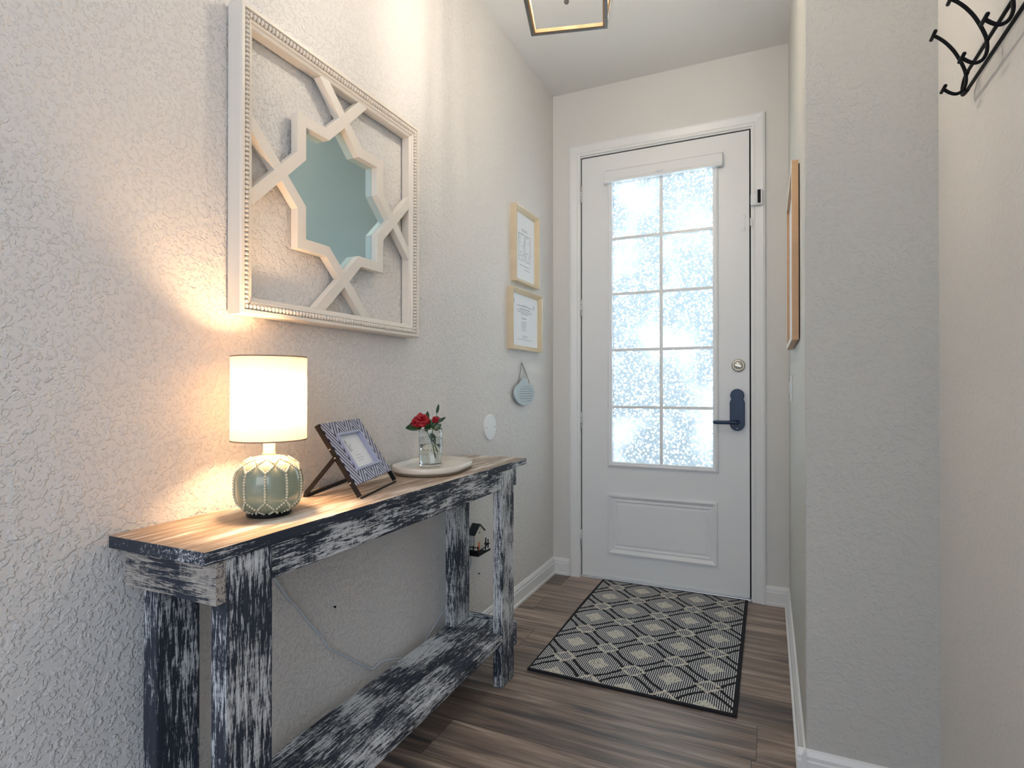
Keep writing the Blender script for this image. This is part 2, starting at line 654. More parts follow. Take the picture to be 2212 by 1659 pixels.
def obj(name, bm, mat, parent=None, bevel=0.0, recalc=True, seg=2, fixdoubles=False):
    if recalc:
        bmesh.ops.recalc_face_normals(bm, faces=bm.faces)
    o0 = Vector((0, 0, 0))
    p = parent
    while p is not None:
        o0 += p.location
        p = p.parent
    if parent is None:
        o0 = Vector(obj.origin)
    bm.transform(Matrix.Translation(-o0))
    me = bpy.data.meshes.new(name)
    bm.to_mesh(me)
    bm.free()
    for k in (mat if isinstance(mat, (list, tuple)) else [mat]):
        me.materials.append(k)
    o = bpy.data.objects.new(name, me)
    COL.objects.link(o)
    if parent is not None:
        o.parent = parent
    else:
        o.location = o0
    if bevel > 0:
        md = o.modifiers.new('bevel', 'BEVEL')
        md.width = bevel
        md.segments = seg
        md.limit_method = 'ANGLE'
        md.angle_limit = math.radians(40)
    return o


obj.origin = (0, 0, 0)


def thing(name, label, cat, loc, group=None):
    o = bpy.data.objects.new(name, None)
    o.empty_display_size = 0.05
    COL.objects.link(o)
    o.location = loc
    o['label'] = label
    o['category'] = cat
    if group:
        o['group'] = group
    return o


def tag(o, label, cat, group=None):
    o['label'] = label
    o['category'] = cat
    if group:
        o['group'] = group
    return o


def solo(name, bm, mat, loc, label, cat, group=None, bevel=0.0):
    obj.origin = loc
    o = obj(name, bm, mat, None, bevel)
    obj.origin = (0, 0, 0)
    return tag(o, label, cat, group)


def struct(name, bm, mat, bevel=0.0, label=None):
    o = obj(name, bm, mat, None, bevel)
    o['kind'] = 'structure'
    if label:
        o['label'] = label
    return o


# ------------------------------------------------------------------ room shell
H = 2.872
WR = 1.277          # hallway right wall
YJ = -1.385         # where the hallway right wall ends
X2 = 1.588          # wall with the hook rack
YB = -4.6           # how far the shell runs behind the camera

bm = B(); bx(bm, (-0.12, YB - 1.6, -0.08), (4.2, 0.14, 0.0)); struct('floor', bm, M_floor, label='brown grey wood-look plank floor')
bm = B(); bx(bm, (-0.12, YB, H), (X2 + 0.12, 0.14, H + 0.08)); struct('ceiling', bm, M_ceil, label='white ceiling')
bm = B(); bx(bm, (-0.12, YB, 0), (0, 0.14, H)); struct('wall_left', bm, M_wall, label='off-white textured wall behind the console table')
DX0, DX1, DZ = 0.166, 1.108, 2.479     # rough opening
bm = B()
bx(bm, (0, 0, 0), (DX0, 0.14, H)); bx(bm, (DX1, 0, 0), (WR, 0.14, H)); bx(bm, (DX0, 0, DZ), (DX1, 0.14, H))
struct('wall_end', bm, M_end, label='cream wall around the front door')
bm = B()
prism(bm, [(WR, 0.14, 0), (WR, YJ, 0), (X2 + 0.03, YJ, 0), (X2 + 0.03, 0.14, 0)], (0, 0, H))
struct('wall_right', bm, M_wallR, bevel=0.004, label='wall right of the door with its shaded face towards the room')
bm = B(); bx(bm, (X2, YB + 1.0, 0), (X2 + 0.12, 0.14, H)); struct('wall_far_right', bm, M_wallF, label='brightly lit pale wall carrying the coat hooks')

# baseboards: profile (out, z)
BP = [(0, 0), (0.022, 0), (0.022, 0.012), (0.015, 0.014), (0.015, 0.066), (0.012, 0.070), (0.012, 0.080), (0.006, 0.092), (0, 0.096)]


def base_run(name, p, q, nrm, label):
    bm = B()
    d = Vector((q[0] - p[0], q[1] - p[1], 0))
    prism(bm, [(p[0] + nrm[0] * o, p[1] + nrm[1] * o, z) for o, z in BP], d)
    struct(name, bm, M_trim, label=label)


base_run('baseboard_left', (0, YB), (0, 0), (1, 0), 'white baseboard under the console table wall')
base_run('baseboard_end_left', (0.0, 0), (0.107, 0), (0, -1), 'short white baseboard left of the door')
base_run('baseboard_end_right', (1.168, 0), (WR, 0), (0, -1), 'short white baseboard right of the door')
base_run('baseboard_right', (WR, YJ - 0.022), (WR, 0), (-1, 0), 'white baseboard on the narrow wall right of the door')
base_run('baseboard_corner', (WR - 0.022, YJ), (X2, YJ), (0, -1), 'white baseboard below the shaded wall face')
base_run('baseboard_far_right', (X2, YB + 1.0), (X2, YJ), (-1, 0), 'white baseboard under the coat hooks')

# door casing
CPf = [(0.0, 0.0), (0.0, 0.016), (0.010, 0.020), (0.018, 0.019), (0.046, 0.012), (0.052, 0.014), (0.064, 0.010), (0.064, 0.0)]
bm = B()
sweep(bm, (0, 0, 0), (1, 0, 0), (0, 0, 1), (0, -1, 0), [(1.168, 0.0), (1.168, 2.543), (0.108, 2.543), (0.108, 0.0)], CPf, closed=False)
struct('trim_1', bm, M_trim, label='white moulded casing around the front door')
# jamb with the dark weatherstrip groove
bm = B()
sweep(bm, (0, 0, 0), (1, 0, 0), (0, 0, 1), (0, -1, 0), [(DX1, 0.0), (DX1, DZ), (DX0, DZ), (DX0, 0.0)], [(0, 0), (0.0085, 0), (0.0085, -0.135), (0, -0.135)], closed=False)
struct('trim_2', bm, M_trim, label='white door jamb')
bm = B()
sweep(bm, (0, 0, 0), (1, 0, 0), (0, 0, 1), (0, -1, 0), [(DX1 - .0085, 0.0), (DX1 - .0085, DZ - .0085), (DX0 + .0085, DZ - .0085), (DX0 + .0085, 0.0)], [(0, -0.012), (0.022, -0.047), (0.022, -0.10), (0, -0.10)], closed=False)
struct('trim_3', bm, M_dark, label='black weatherstrip in the gap round the door')
bm = B(); bx(bm, (DX0 + .009, -0.012, 0.0005), (DX1 - .009, 0.13, 0.012)); struct('trim_4', bm, M_steel, bevel=0.003, label='metal door threshold')

# ------------------------------------------------------------------ the door
door = bpy.data.objects.new('door_1', None)
COL.objects.link(door)
door.location = (0.637, 0.0, 0.02)
door['kind'] = 'structure'
door['label'] = 'white front door with ten frosted glass lites'
SX0, SX1, SZ0, SZ1 = 0.1815, 1.0925, 0.026, 2.4625
GX0, GX1, GZ0, GZ1 = 0.362, 0.914, 0.684, 2.297     # glazed opening
PX0, PX1, PZ0, PZ1 = 0.352, 0.918, 0.172, 0.488     # panel recess
Y0, Y1 = 0.0, 0.045
bm = B()
bx(bm, (SX0, Y0, SZ0), (GX0, Y1, SZ1)); bx(bm, (GX1, Y0, SZ0), (SX1, Y1, SZ1))
bx(bm, (GX0, Y0, GZ1), (GX1, Y1, SZ1)); bx(bm, (GX0, Y0, SZ0), (GX1, Y1, GZ0))
bmesh.ops.remove_doubles(bm, verts=bm.verts, dist=1e-5)
obj('door_slab', bm, M_door, door)
LP = [(0.0, 0.0), (0.004, 0.011), (0.013, 0.014), (0.020, 0.008), (0.028, 0.008), (0.031, 0.0), (0.031, -0.018), (0.0, -0.004)]
bm = B(); sweep(bm, (0, 0, 0), (1, 0, 0), (0, 0, 1), (0, -1, 0), rect(0.334, 0.658, 0.941, 2.325), LP); obj('glazing_frame', bm, M_door, door)
bm = B(); sweep(bm, (0, 0, 0), (1, 0, 0), (0, 0, 1), (0, -1, 0), rect(0.335, 0.157, 0.936, 0.504),
                [(0, 0), (0.004, 0.013), (0.012, 0.015), (0.022, 0.008), (0.030, 0.0015), (0.034, 0.004), (0.040, 0.005), (0.048, 0.0), ]); obj('panel_moulding', bm, M_door, door)
bm = B(); bx(bm, (0.392, -0.0035, 0.214), (0.879, 0.004, 0.447)); obj('raised_panel', bm, M_door, door, bevel=0.003)
rows = [0.686, 1.003, 1.330, 1.652, 1.971, 2.294]
bm = B()
bx(bm, (0.6305, -0.001, GZ0), (0.6485, 0.020, GZ1))
for z in rows[1:-1]:
    bx(bm, (GX0, -0.0005, z - 0.008), (GX1, 0.0195, z + 0.008))
obj('muntin_grid', bm, M_door, door, bevel=0.003)
for i in range(5):
    for xa, xb in ((GX0, 0.6395), (0.6395, GX1)):
        bm = B(); bx(bm, (xa, 0.016, rows[i]), (xb, 0.0175, rows[i + 1])); obj('glass_pane', bm, M_pane, door)
bm = B(); bx(bm, (SX0, -0.004, 0.014), (SX1, 0.03, 0.030)); obj('door_sweep', bm, M_white, door, bevel=0.002)
for z in (0.23, 0.92, 1.585, 2.256):
    bm = B()
    lathe(bm, (0.177, -0.006, z - 0.05), [(0, 0), (0.0055, 0), (0.0055, 0.1), (0, 0.1)], 10)
    bx(bm, (0.164, -0.0015, z - 0.048), (0.176, 0.004, z + 0.048))
    h = obj('hinge', bm, M_steel, door)
    bm = B()
    for dz in (-0.017, 0.017):
        lathe(bm, (0.177, -0.006, z + dz - 0.0008), [(0, 0), (0.0058, 0), (0.0058, 0.0016), (0, 0.0016)], 10)
    obj('knuckle_gap', bm, M_dark, h)
# deadbolt
bm = B(); lathe(bm, (1.038, 0, 1.231), [(0, 0), (0.034, 0), (0.034, 0.006), (0.029, 0.012), (0.024, 0.013), (0.020, 0.009), (0, 0.009)], 32, (0, -1, 0)); db = obj('deadbolt', bm, M_nickel, door)
bm = B()
lathe(bm, (1.038, -0.008, 1.231), [(0, 0), (0.019, 0), (0.016, 0.010), (0, 0.012)], 24, (0, -1, 0))
obox(bm, (1.038, -0.024, 1.229), (0.96, 0, -0.26), (0, 1, 0), (0.26, 0, 0.96), 0.017, 0.007, 0.0055)
obj('thumb_turn', bm, M_nickel, db, bevel=0.002)
# keypad lever lock (navy)
def lockshape():
    pts = []
    cx, w = 1.033, 0.0365
    ztop, zbot = 1.108, 0.888
    r2 = w
    for k in range(0, 13):
        a = PI + PI * k / 12
        pts.append((cx + r2 * math.cos(a), zbot + r2 + r2 * math.sin(a)))
    pts += [(cx + w, 1.035), (cx + w * 0.93, 1.045), (cx + w * 0.82, 1.051)]
    rr = 0.0345
    for k in range(0, 15):
        a = -0.62 + (PI + 1.24) * k / 14
        pts.append((cx + rr * math.cos(a), ztop - rr + rr * math.sin(a)))
    pts += [(cx - w * 0.82, 1.051), (cx - w * 0.93, 1.045), (cx - w, 1.035)]
    return pts


bm = B(); prism(bm, [(x, 0.0, z) for x, z in lockshape()], (0, -0.026, 0)); lk = obj('lever_lock', bm, M_navy, door, bevel=0.005, seg=3)
bm = B()
lathe(bm, (1.033, -0.024, 0.933), [(0, 0), (0.013, 0), (0.012, 0.026), (0, 0.026)], 20, (0, -1, 0))
tube(bm, smoothpts([(1.033, -0.046, 0.932), (1.00, -0.049, 0.932), (0.95, -0.046, 0.932), (0.915, -0.044, 0.932)]), [0.010] * 17 + [0.009, 0.006], 14)
obj('lever', bm, M_navy, lk)
bm = B(); ball(bm, (1.033, -0.026, 0.902), 0.0035, 10, 6); obj('keyhole_cap', bm, M_steel, lk)

# roller blind on the door
t = thing('window_blind', 'rolled-up white blind above the door glass', 'blind', (0.643, -0.0005, 2.294))
bm = B()
prism(bm, [(0.326, -0.0005, 2.372), (0.326, -0.0005, 2.306), (0.326, -0.036, 2.300), (0.326, -0.040, 2.304), (0.326, -0.040, 2.352), (0.326, -0.030, 2.358)], (0.638, 0, 0))
obj('headrail', bm, M_white, t, bevel=0.002)
bm = B(); bx(bm, (0.322, -0.043, 2.288), (0.962, -0.018, 2.301)); obj('bottom_rail', bm, M_white, t, bevel=0.003)
bm = B()
tube(bm, smoothpts([(0.622, -0.044, 2.301), (0.626, -0.052, 2.310), (0.640, -0.054, 2.306), (0.654, -0.052, 2.310), (0.658, -0.044, 2.301)], 4), 0.0028, 8)
obj('pull_tab', bm, M_white, t)

# security sensor and child guard on the casing
t = thing('door_sensor', 'white clip-on door sensor with a black strip on the right casing', 'sensor', (1.128, -0.0205, 2.093))
bm = B(); bx(bm, (1.126, -0.044, 2.055), (1.156, -0.0205, 2.135)); obj('sensor_case', bm, M_white, t, bevel=0.003)
bm = B(); bx(bm, (1.1325, -0.0455, 2.062), (1.1475, -0.0440, 2.130)); obj('black_strip', bm, M_black, t)
bm = B(); bx(bm, (1.099, -0.034, 2.058), (1.126, -0.0205, 2.115)); obj('magnet_block', bm, M_white, t, bevel=0.002)
t = thing('latch_guard', 'small white plastic latch guard stuck beside the upper door edge', 'latch', (1.06, -0.0005, 1.97))
for z in (2.012, 1.948):
    bm = B()
    lathe(bm, (1.062, -0.0005, z), [(0.013, 0), (0.013, 0.0016), (0.0118, 0.0022), (0, 0.0022)], 24, (0, -1, 0))
    obj('adhesive_pad', bm, M_door, t)
bm = B(); bx(bm, (1.0545, -0.0035, 1.95), (1.0695, -0.0022, 2.01)); obj('strap', bm, M_door, t)
bm = B(); bx(bm, (1.097, -0.034, 1.952), (1.107, -0.021, 1.994)); obj('catch', bm, M_white, t, bevel=0.002)

# ------------------------------------------------------------------ rug
bm = B()
n = 24
RX0, RX1, RY0, RY1 = 0.311, 1.083, -1.140, -0.0125
fs = bx(bm, (RX0, RY0, 0.0005), (RX1, RY1, 0.0085))
bmesh.ops.subdivide_edges(bm, edges=bm.edges[:], cuts=6, use_grid_fill=True)
for v in bm.verts:
    if v.co.z > 0.005:
        v.co.z += 0.0008 * math.sin(v.co.y * 11) * math.sin(v.co.x * 7)
    # slightly uneven bound edge
    if abs(v.co.x - RX0) < 1e-4:
        v.co.x += 0.004 * math.sin(v.co.y * 4.5)
M = solo('doormat', bm, M_rug, (0.697, -0.576, 0.0), 'black and cream diamond-lattice rug in front of the door', 'rug', bevel=0.002)

# ------------------------------------------------------------------ console table
TT = 0.83
tb = thing('console_table', 'distressed whitewashed dark wooden console table against the left wall', 'table', (0.15, -1.8, 0.0))
WY, WY2, WZ, WX = wood_paint('Y', 1.3, 0.52), wood_paint('Y', 4.1, 0.50), wood_paint('Z', 2.2, 0.555), wood_paint('X', 5.2, 0.50)
WE = wood_paint('Y', 7.3, 0.56)
bm = B()
fs = bx(bm, (0.0125, -2.513, 0.8055), (0.288, -1.083, TT))
for f in fs:
    f.material_index = 0
bm.normal_update()
for f in bm.faces:
    if f.normal.z > 0.5:
        f.material_index = 1
obj('tabletop', bm, [WE, M_top], tb, bevel=0.002)
for i, (xa, xb, ya, yb) in enumerate(((0.245, 0.285, -2.468, -2.362), (0.245, 0.285, -1.303, -1.201), (0.048, 0.090, -2.468, -2.375), (0.048, 0.090, -1.318, -1.201))):
    bm = B(); bx(bm, (xa, ya, 0.0), (xb, yb, 0.805)); obj('leg', bm, wood_paint('Z', 2.2 + i * 3.1, 0.555 - (0.05 if yb > -2 else 0)), tb, bevel=0.003)
bm = B(); bx(bm, (0.258, -2.362, 0.736), (0.281, -1.303, 0.805)); obj('front_apron', bm, WY2, tb, bevel=0.002)
bm = B(); bx(bm, (0.052, -2.375, 0.736), (0.072, -1.318, 0.805)); obj('rear_apron', bm, WY2, tb, bevel=0.002)
bm = B(); bx(bm, (0.027, -2.490, 0.727), (0.286, -2.4685, 0.805)); obj('end_apron', bm, wood_paint('X', 5.2, 0.505, pale=(0.52, 0.46, 0.40)), tb, bevel=0.002)
bm = B(); bx(bm, (0.027, -1.2005, 0.737), (0.286, -1.180, 0.805)); obj('end_apron', bm, WX, tb, bevel=0.002)
bm = B(); bx(bm, (0.035, -2.490, 0.115), (0.280, -2.4685, 0.205)); obj('end_stretcher', bm, WX, tb, bevel=0.002)
bm = B(); bx(bm, (0.035, -1.2005, 0.118), (0.288, -1.180, 0.210)); obj('end_stretcher', bm, WX, tb, bevel=0.002)
ST = 0.200
bm = B()
prism(bm, [(0.186, -2.46, ST - 0.036), (0.2445, -2.46, ST - 0.036), (0.2445, -2.3615, ST - 0.036), (0.284, -2.3615, ST - 0.036), (0.284, -1.3035, ST - 0.036), (0.2445, -1.3035, ST - 0.036), (0.2445, -1.202, ST - 0.036), (0.186, -1.202, ST - 0.036)], (0, 0, 0.036))
obj('shelf_board', bm, WY, tb, bevel=0.003)
bm = B()
prism(bm, [(0.182, -2.46, ST - 0.036), (0.0905, -2.46, ST - 0.036), (0.0905, -2.3745, ST - 0.036), (0.052, -2.3745, ST - 0.036), (0.052, -1.3185, ST - 0.036), (0.0905, -1.3185, ST - 0.036), (0.0905, -1.202, ST - 0.036), (0.182, -1.202, ST - 0.036)], (0, 0, 0.036))
obj('shelf_board', bm, WY2, tb, bevel=0.003)

# ------------------------------------------------------------------ table lamp
LX, LY = 0.150, -2.250
lamp = thing('table_lamp', 'lit table lamp with sage green ribbed ceramic base and white drum shade', 'lamp', (LX, LY, TT))
ZB, HB, RB = TT + 0.006, 0.130, 0.0725


def bodyr(h):
    u = min(max(h / HB, 0), 1)
    return RB * (max(0, 1 - abs(2 * (u - 0.48)) ** 2.7 / (1.04 ** 2.7))) ** (1 / 2.25)


NS = 10
AO = math.radians(-65.4 + 17.0)
prof = [(0.0, 0.0)]
for k in range(0, 33):
    h = HB * k / 32
    prof.append((max(bodyr(h), 0.030 if k < 2 else 0.014), h))
prof.append((0, HB))
bm = B()
lathe(bm, (LX, LY, ZB), prof, 80, lobes=lambda a, h: 1 + 0.022 * (abs(math.sin((a - AO) * NS / 2)) - 0.6) * math.sin(PI * min(max(h / HB, 0), 1)))
obj('ceramic_base', bm, M_sage, lamp)
bm = B()


def bead_at(a, h, r=0.0032):
    rr = bodyr(h) * 0.994 + 0.0010
    ball(bm, (LX + rr * math.cos(a), LY + rr * math.sin(a), ZB + h), r, 8, 6)


zig = [(0.105, 0.118), (0.090, 0.105)]
for s in range(NS):
    a = AO + s * 2 * PI / NS
    for k in range(11):
        bead_at(a, 0.034 + 0.062 * k / 10)
    st = 2 * PI / NS
    for k in range(1, 6):
        f = k / 5
        for sg in (-1, 1):
            bead_at(a + sg * f * st / 2, 0.096 + 0.016 * f, 0.0026)
            bead_at(a + sg * f * st / 2, 0.033 - 0.020 * f, 0.0028)
    for k in range(1, 6):
        f = k / 5
        for sg in (-1, 1):
            bead_at(a + sg * f * st / 2, -0.002 + 0.014 * f, 0.0026)
            bead_at(a + sg * f * st / 2, 0.124 - 0.010 * f, 0.0024)
obj('beading', bm, M_bead, lamp)
bm = B(); lathe(bm, (LX, LY, TT), [(0, 0.0005), (0.046, 0.0005), (0.048, 0.004), (0.044, 0.010), (0, 0.010)], 40); obj('foot_ring', bm, M_black, lamp)
bm = B(); lathe(bm, (LX, LY, ZB + HB - 0.004), [(0, 0), (0.0145, 0), (0.0145, 0.008), (0.0125, 0.010), (0.0125, 0.048), (0, 0.048)], 28); obj('neck', bm, M_cream, lamp)
bm = B()
lathe(bm, (LX, LY, 1.000), [(0, 0), (0.010, 0), (0.010, 0.03), (0, 0.03)], 16)
obj('socket', bm, M_cream, lamp)
ZS0, ZS1, RS = 1.000, 1.187, 0.0805
bm = B()
lathe(bm, (LX, LY, 0), [(RS, ZS0), (RS, (ZS0 + ZS1) / 2), (RS, ZS1)], 96)
obj('lamp_shade', bm, M_shade, lamp)
for z in (ZS0, ZS1):
    bm = B()
    lathe(bm, (LX, LY, z), [(RS + 0.0006, -0.0016), (RS + 0.0006, 0.0016), (RS - 0.0016, 0.0016), (RS - 0.0016, -0.0016)], 64, closed=True)
    obj('shade_rim', bm, plain('shade_trim_tan', (0.42, 0.30, 0.22), 0.6), lamp)
bm = B()
for k in range(3):
    a = 0.4 + k * 2 * PI / 3
    tube(bm, [(LX, LY, ZS0 + 0.028), (LX + (RS - 0.002) * math.cos(a), LY + (RS - 0.002) * math.sin(a), ZS0 + 0.004)], 0.0012, 6)
obj('shade_spider', bm, M_steel, lamp)
tb_b = NT('warm_bulb')
tb_b.set(Base_Color=(1, 0.9, 0.7), Emission_Color=(1.0, 0.64, 0.34), Emission_Strength=235.0)
bm = B(); ball(bm, (LX, LY, 1.092), 0.024, 20, 12, (1, 1, 1.3)); obj('bulb', bm, tb_b.m, lamp)

# ------------------------------------------------------------------ easel picture frame
FL, FR, RL = Vector((0.233, -2.027, TT)), Vector((0.158, -1.779, TT)), Vector((0.080, -2.070, TT))
Wd = (FR - FL).normalized()
Nn = Vector((-0.95719, -0.28947, 0))
SL = Nn * 0.1235 + Vector((0, 0, 0.190)); LEN = SL.length; Sd = SL.normalized()
Fn = Wd.cross(Sd).normalized()          # outward face normal
if Fn.dot(Vector((1, -0.5, 0.3))) < 0:
    Fn = -Fn
FW = (FR - FL).length
pf = thing('picture_frame', 'black and lilac chevron tabletop picture frame on a black easel stand', 'picture frame', tuple(RL * 0.5 + FL * 0.5))
S0, S1 = 0.040, LEN


def fp(u, s, o=0.0):
    return FL + Wd * u + Sd * s + Fn * o


def fbox(bm, u0, u1, s0, s1, o0, o1):
    v = [bm.verts.new(fp(u, s, o)) for u, s, o in ((u0, s0, o0), (u1, s0, o0), (u1, s1, o0), (u0, s1, o0), (u0, s0, o1), (u1, s0, o1), (u1, s1, o1), (u0, s1, o1))]
    for f in ((0, 3, 2, 1), (4, 5, 6, 7), (0, 1, 5, 4), (1, 2, 6, 5), (2, 3, 7, 6), (3, 0, 4, 7)):
        bm.faces.new([v[i] for i in f])


IU0, IU1, IS0, IS1 = 0.055, FW - 0.055, S0 + 0.038, S1 - 0.040
bm = B()
fbox(bm, 0.003, IU0, S0, S1, -0.005, 0.005); fbox(bm, IU1, FW - 0.003, S0, S1, -0.005, 0.005)
fbox(bm, IU0, IU1, S0, IS0, -0.005, 0.005); fbox(bm, IU0, IU1, IS1, S1, -0.005, 0.005)
uvl = bm.loops.layers.uv.new('UVMap')
for f in bm.faces:
    for lp in f.loops:
        d = lp.vert.co - FL
        lp[uvl].uv = (d.dot(Wd), d.dot(Sd))
obj('patterned_border', bm, M_chev, pf)
M_lilac = plain('lilac_edge', (0.42, 0.47, 0.66), 0.4)
bm = B()
prm = [(0, 0.0052), (0.0, 0.010), (0.006, 0.010), (0.006, -0.004), (0.004, -0.004), (0.004, 0.0052)]
sweep(bm, FL, Wd, Sd, Fn, rect(IU0 - 0.003, IS0 - 0.003, IU1 + 0.003, IS1 + 0.003), prm)
obj('inner_rim', bm, M_lilac, pf)
bm = B(); fbox(bm, IU0 + 0.0035, IU1 - 0.0035, IS0 + 0.0035, IS1 - 0.0035, -0.006, -0.004); ph = obj('photo_card', bm, M_paper, pf)
bm = B()
cxp, csp = (IU0 + IU1) / 2, (IS0 + IS1) / 2
random.seed(3)


def leafmark(bm, u, s, L, a, w):
    pts = [(0, 0), (0.5, w), (1, 0), (0.5, -w)]
    vs = []
    for p, q in pts:
        x = u + (p * math.cos(a) - q * math.sin(a)) * L
        y = s + (p * math.sin(a) + q * math.cos(a)) * L
        vs.append(bm.verts.new(fp(x, y, -0.0037)))
    bm.faces.new(vs)


for k in range(11):
    leafmark(bm, cxp - 0.03 + random.uniform(-0.006, 0.012), csp + 0.010 + random.uniform(-0.012, 0.020), random.uniform(0.010, 0.020), random.uniform(0.5, 2.4), 0.22)
obj('sprig_drawing', bm, M_inkl, ph, recalc=False)
bm = B()
for r_, (wd_, sy) in enumerate(((0.036, -0.014), (0.050, -0.023), (0.042, -0.031))):
    u = cxp - wd_ / 2 + 0.004
    while u < cxp + wd_ / 2:
        L = random.uniform(0.003, 0.007)
        fbox(bm, u, u + L, csp + sy, csp + sy + 0.0022, -0.0039, -0.0037)
        u += L + 0.002
obj('caption_lines', bm, M_inkl, ph)
# side rails, front bar, rear strut
bm = B()
for u in (-0.001, FW + 0.001):
    bar(bm, fp(u, 0.0095, -0.003), fp(u, LEN, -0.003), 0.0055, 0.012, Fn)
bar(bm, fp(-0.001, 0.0050, -0.002), fp(FW + 0.001, 0.0050, -0.002), 0.004, 0.004, (0, 0, 1))
obj('front_stand', bm, M_black, pf, bevel=0.0006)
bm = B()
PIV = 0.128
for q, fo in ((0.0, RL), (1.0, RL + (FR - FL))):
    u = -0.006 if q == 0 else FW + 0.006
    top = fp(u, PIV, -0.006)
    bar(bm, Vector(fo) + Vector((0, 0, 0.0085)), top, 0.005, 0.011, (0, 0, 1))
bar(bm, RL + Vector((0, 0, 0.0045)), RL + (FR - FL) + Vector((0, 0, 0.0045)), 0.012, 0.006)
obj('rear_strut', bm, M_black, pf, bevel=0.0006)
for s in (PIV, PIV + 0.026, 0.052):
    bm = B()
    c = fp(-0.0045, s, -0.004)
    lathe(bm, c, [(0, 0), (0.0022, 0), (0.0018, 0.0035), (0, 0.0038)], 10, -Wd)
    obj('pivot_rivet', bm, M_steel, pf)
bm = B()
c = fp(FW + 0.0045, PIV + 0.01, -0.004)
lathe(bm, c, [(0, 0), (0.003, 0), (0.003, 0.006), (0, 0.006)], 10, Wd)
obj('clamp_knob', bm, M_black, pf)

# ------------------------------------------------------------------ tray
TX, TY, TROT = 0.126, -1.523, 0.1675


def tray_loop(a, b, n=72):
    pts = []
    e = 2.6
    for k in range(n):
        th = 2 * PI * k / n
        s = a - b
        x = b * math.cos(th)
        y = b * math.sin(th) + (s if math.sin(th) > 0 else -s)
        pts.append((TX + x * math.cos(TROT) - y * math.sin(TROT), TY + x * math.sin(TROT) + y * math.cos(TROT)))
    return pts


def loft(bm, loops, cap0=True, cap1=True):
    R_ = [[bm.verts.new(p) for p in L] for L in loops]
    n = len(R_[0])
    for a, b in zip(R_, R_[1:]):
        for k in range(n):
            bm.faces.new((a[k], a[(k + 1) % n], b[(k + 1) % n], b[k])).smooth = True
    if cap0:
        bm.faces.new(R_[0][::-1])
    if cap1:
        bm.faces.new(R_[-1])


tr = thing('oval_tray', 'cream oval tray with speckled underside near the far end of the table', 'tray', (TX, TY, TT))
A_, B_ = 0.171, 0.1165


def tl(d, z):
    return [(x, y, z) for x, y in tray_loop(A_ - d, B_ - d)]


bm = B(); loft(bm, [tl(0.007, TT + 0.0005), tl(0.0035, TT + 0.004), tl(0.0022, TT + 0.0095)]); obj('cork_underside', bm, M_cork, tr)
bm = B(); loft(bm, [tl(0.0022, TT + 0.0096), tl(0.0, TT + 0.013), tl(0.0, TT + 0.0265), tl(0.001, TT + 0.0275), tl(0.003, TT + 0.0275), tl(0.004, TT + 0.0265), tl(0.0045, TT + 0.016), tl(0.009, TT + 0.0125)]); obj('dish', bm, M_tray, tr)

# ------------------------------------------------------------------ glass vase, water, flowers
VX, VY, VZ = 0.112, -1.522, TT + 0.0128
vs = thing('glass_vase', 'clear beaded drinking glass used as a vase on the tray', 'vase', (VX, VY, VZ))
R0 = 0.0385
bm = B()
VH = 0.131
pr_o = [(0, 0), (R0 - 0.004, 0), (R0 - 0.001, 0.003)]
for k in range(0, 21):
    h = 0.005 + (VH - 0.006) * k / 20
    pr_o.append((R0 + 0.002 * (h / VH), h))
pr_o += [(R0 + 0.0015, VH + 0.0005), (R0 - 0.0002, VH)]
for k in range(20, -1, -1):
    h = 0.012 + (VH - 0.014) * k / 20
    pr_o.append((R0 - 0.002 + 0.002 * (h / VH) - 0.0004, h))
pr_o += [(R0 - 0.007, 0.009), (0, 0.009)]
lathe(bm, (VX, VY, VZ), pr_o, 48)
obj('glass_wall', bm, M_glass, vs)
bm = B()
for h, r, nb in ((0.119, 0.0016, 34), (0.098, 0.0026, 24), (0.090, 0.0018, 30), (0.082, 0.0016, 34), (0.072, 0.0014, 36), (0.058, 0.0012, 36), (0.045, 0.0012, 36)):
    for k in range(nb):
        a = 2 * PI * k / nb
        rr = R0 + 0.002 * (h / VH) + 0.0002
        ball(bm, (VX + rr * math.cos(a), VY + rr * math.sin(a), VZ + h), r, 6, 4, (1, 1, 1.2))
obj('glass_beading', bm, plain('pale_glass_bead', (0.82, 0.90, 0.90), 0.08, 0, 0.0, Transmission_Weight=0.6), vs)
bm = B(); lathe(bm, (VX, VY, VZ), [(0, 0.0094), (R0 - 0.008, 0.0094), (R0 - 0.0032, 0.0125), (R0 - 0.0028, 0.078), (0, 0.078)], 40); obj('water', bm, M_water, vs)

RV = Vector((math.cos(YAW), math.sin(YAW), 0))     # sideways in the room as seen from the entry
DV = Vector((-math.sin(YAW), math.cos(YAW), 0))


def fl(du, dz, dd=0.0):
    """point near the glass: du sideways, dz above the rim, dd away"""
    return Vector((VX, VY, VZ + VH)) + RV * du + DV * dd + Vector((0, 0, dz))


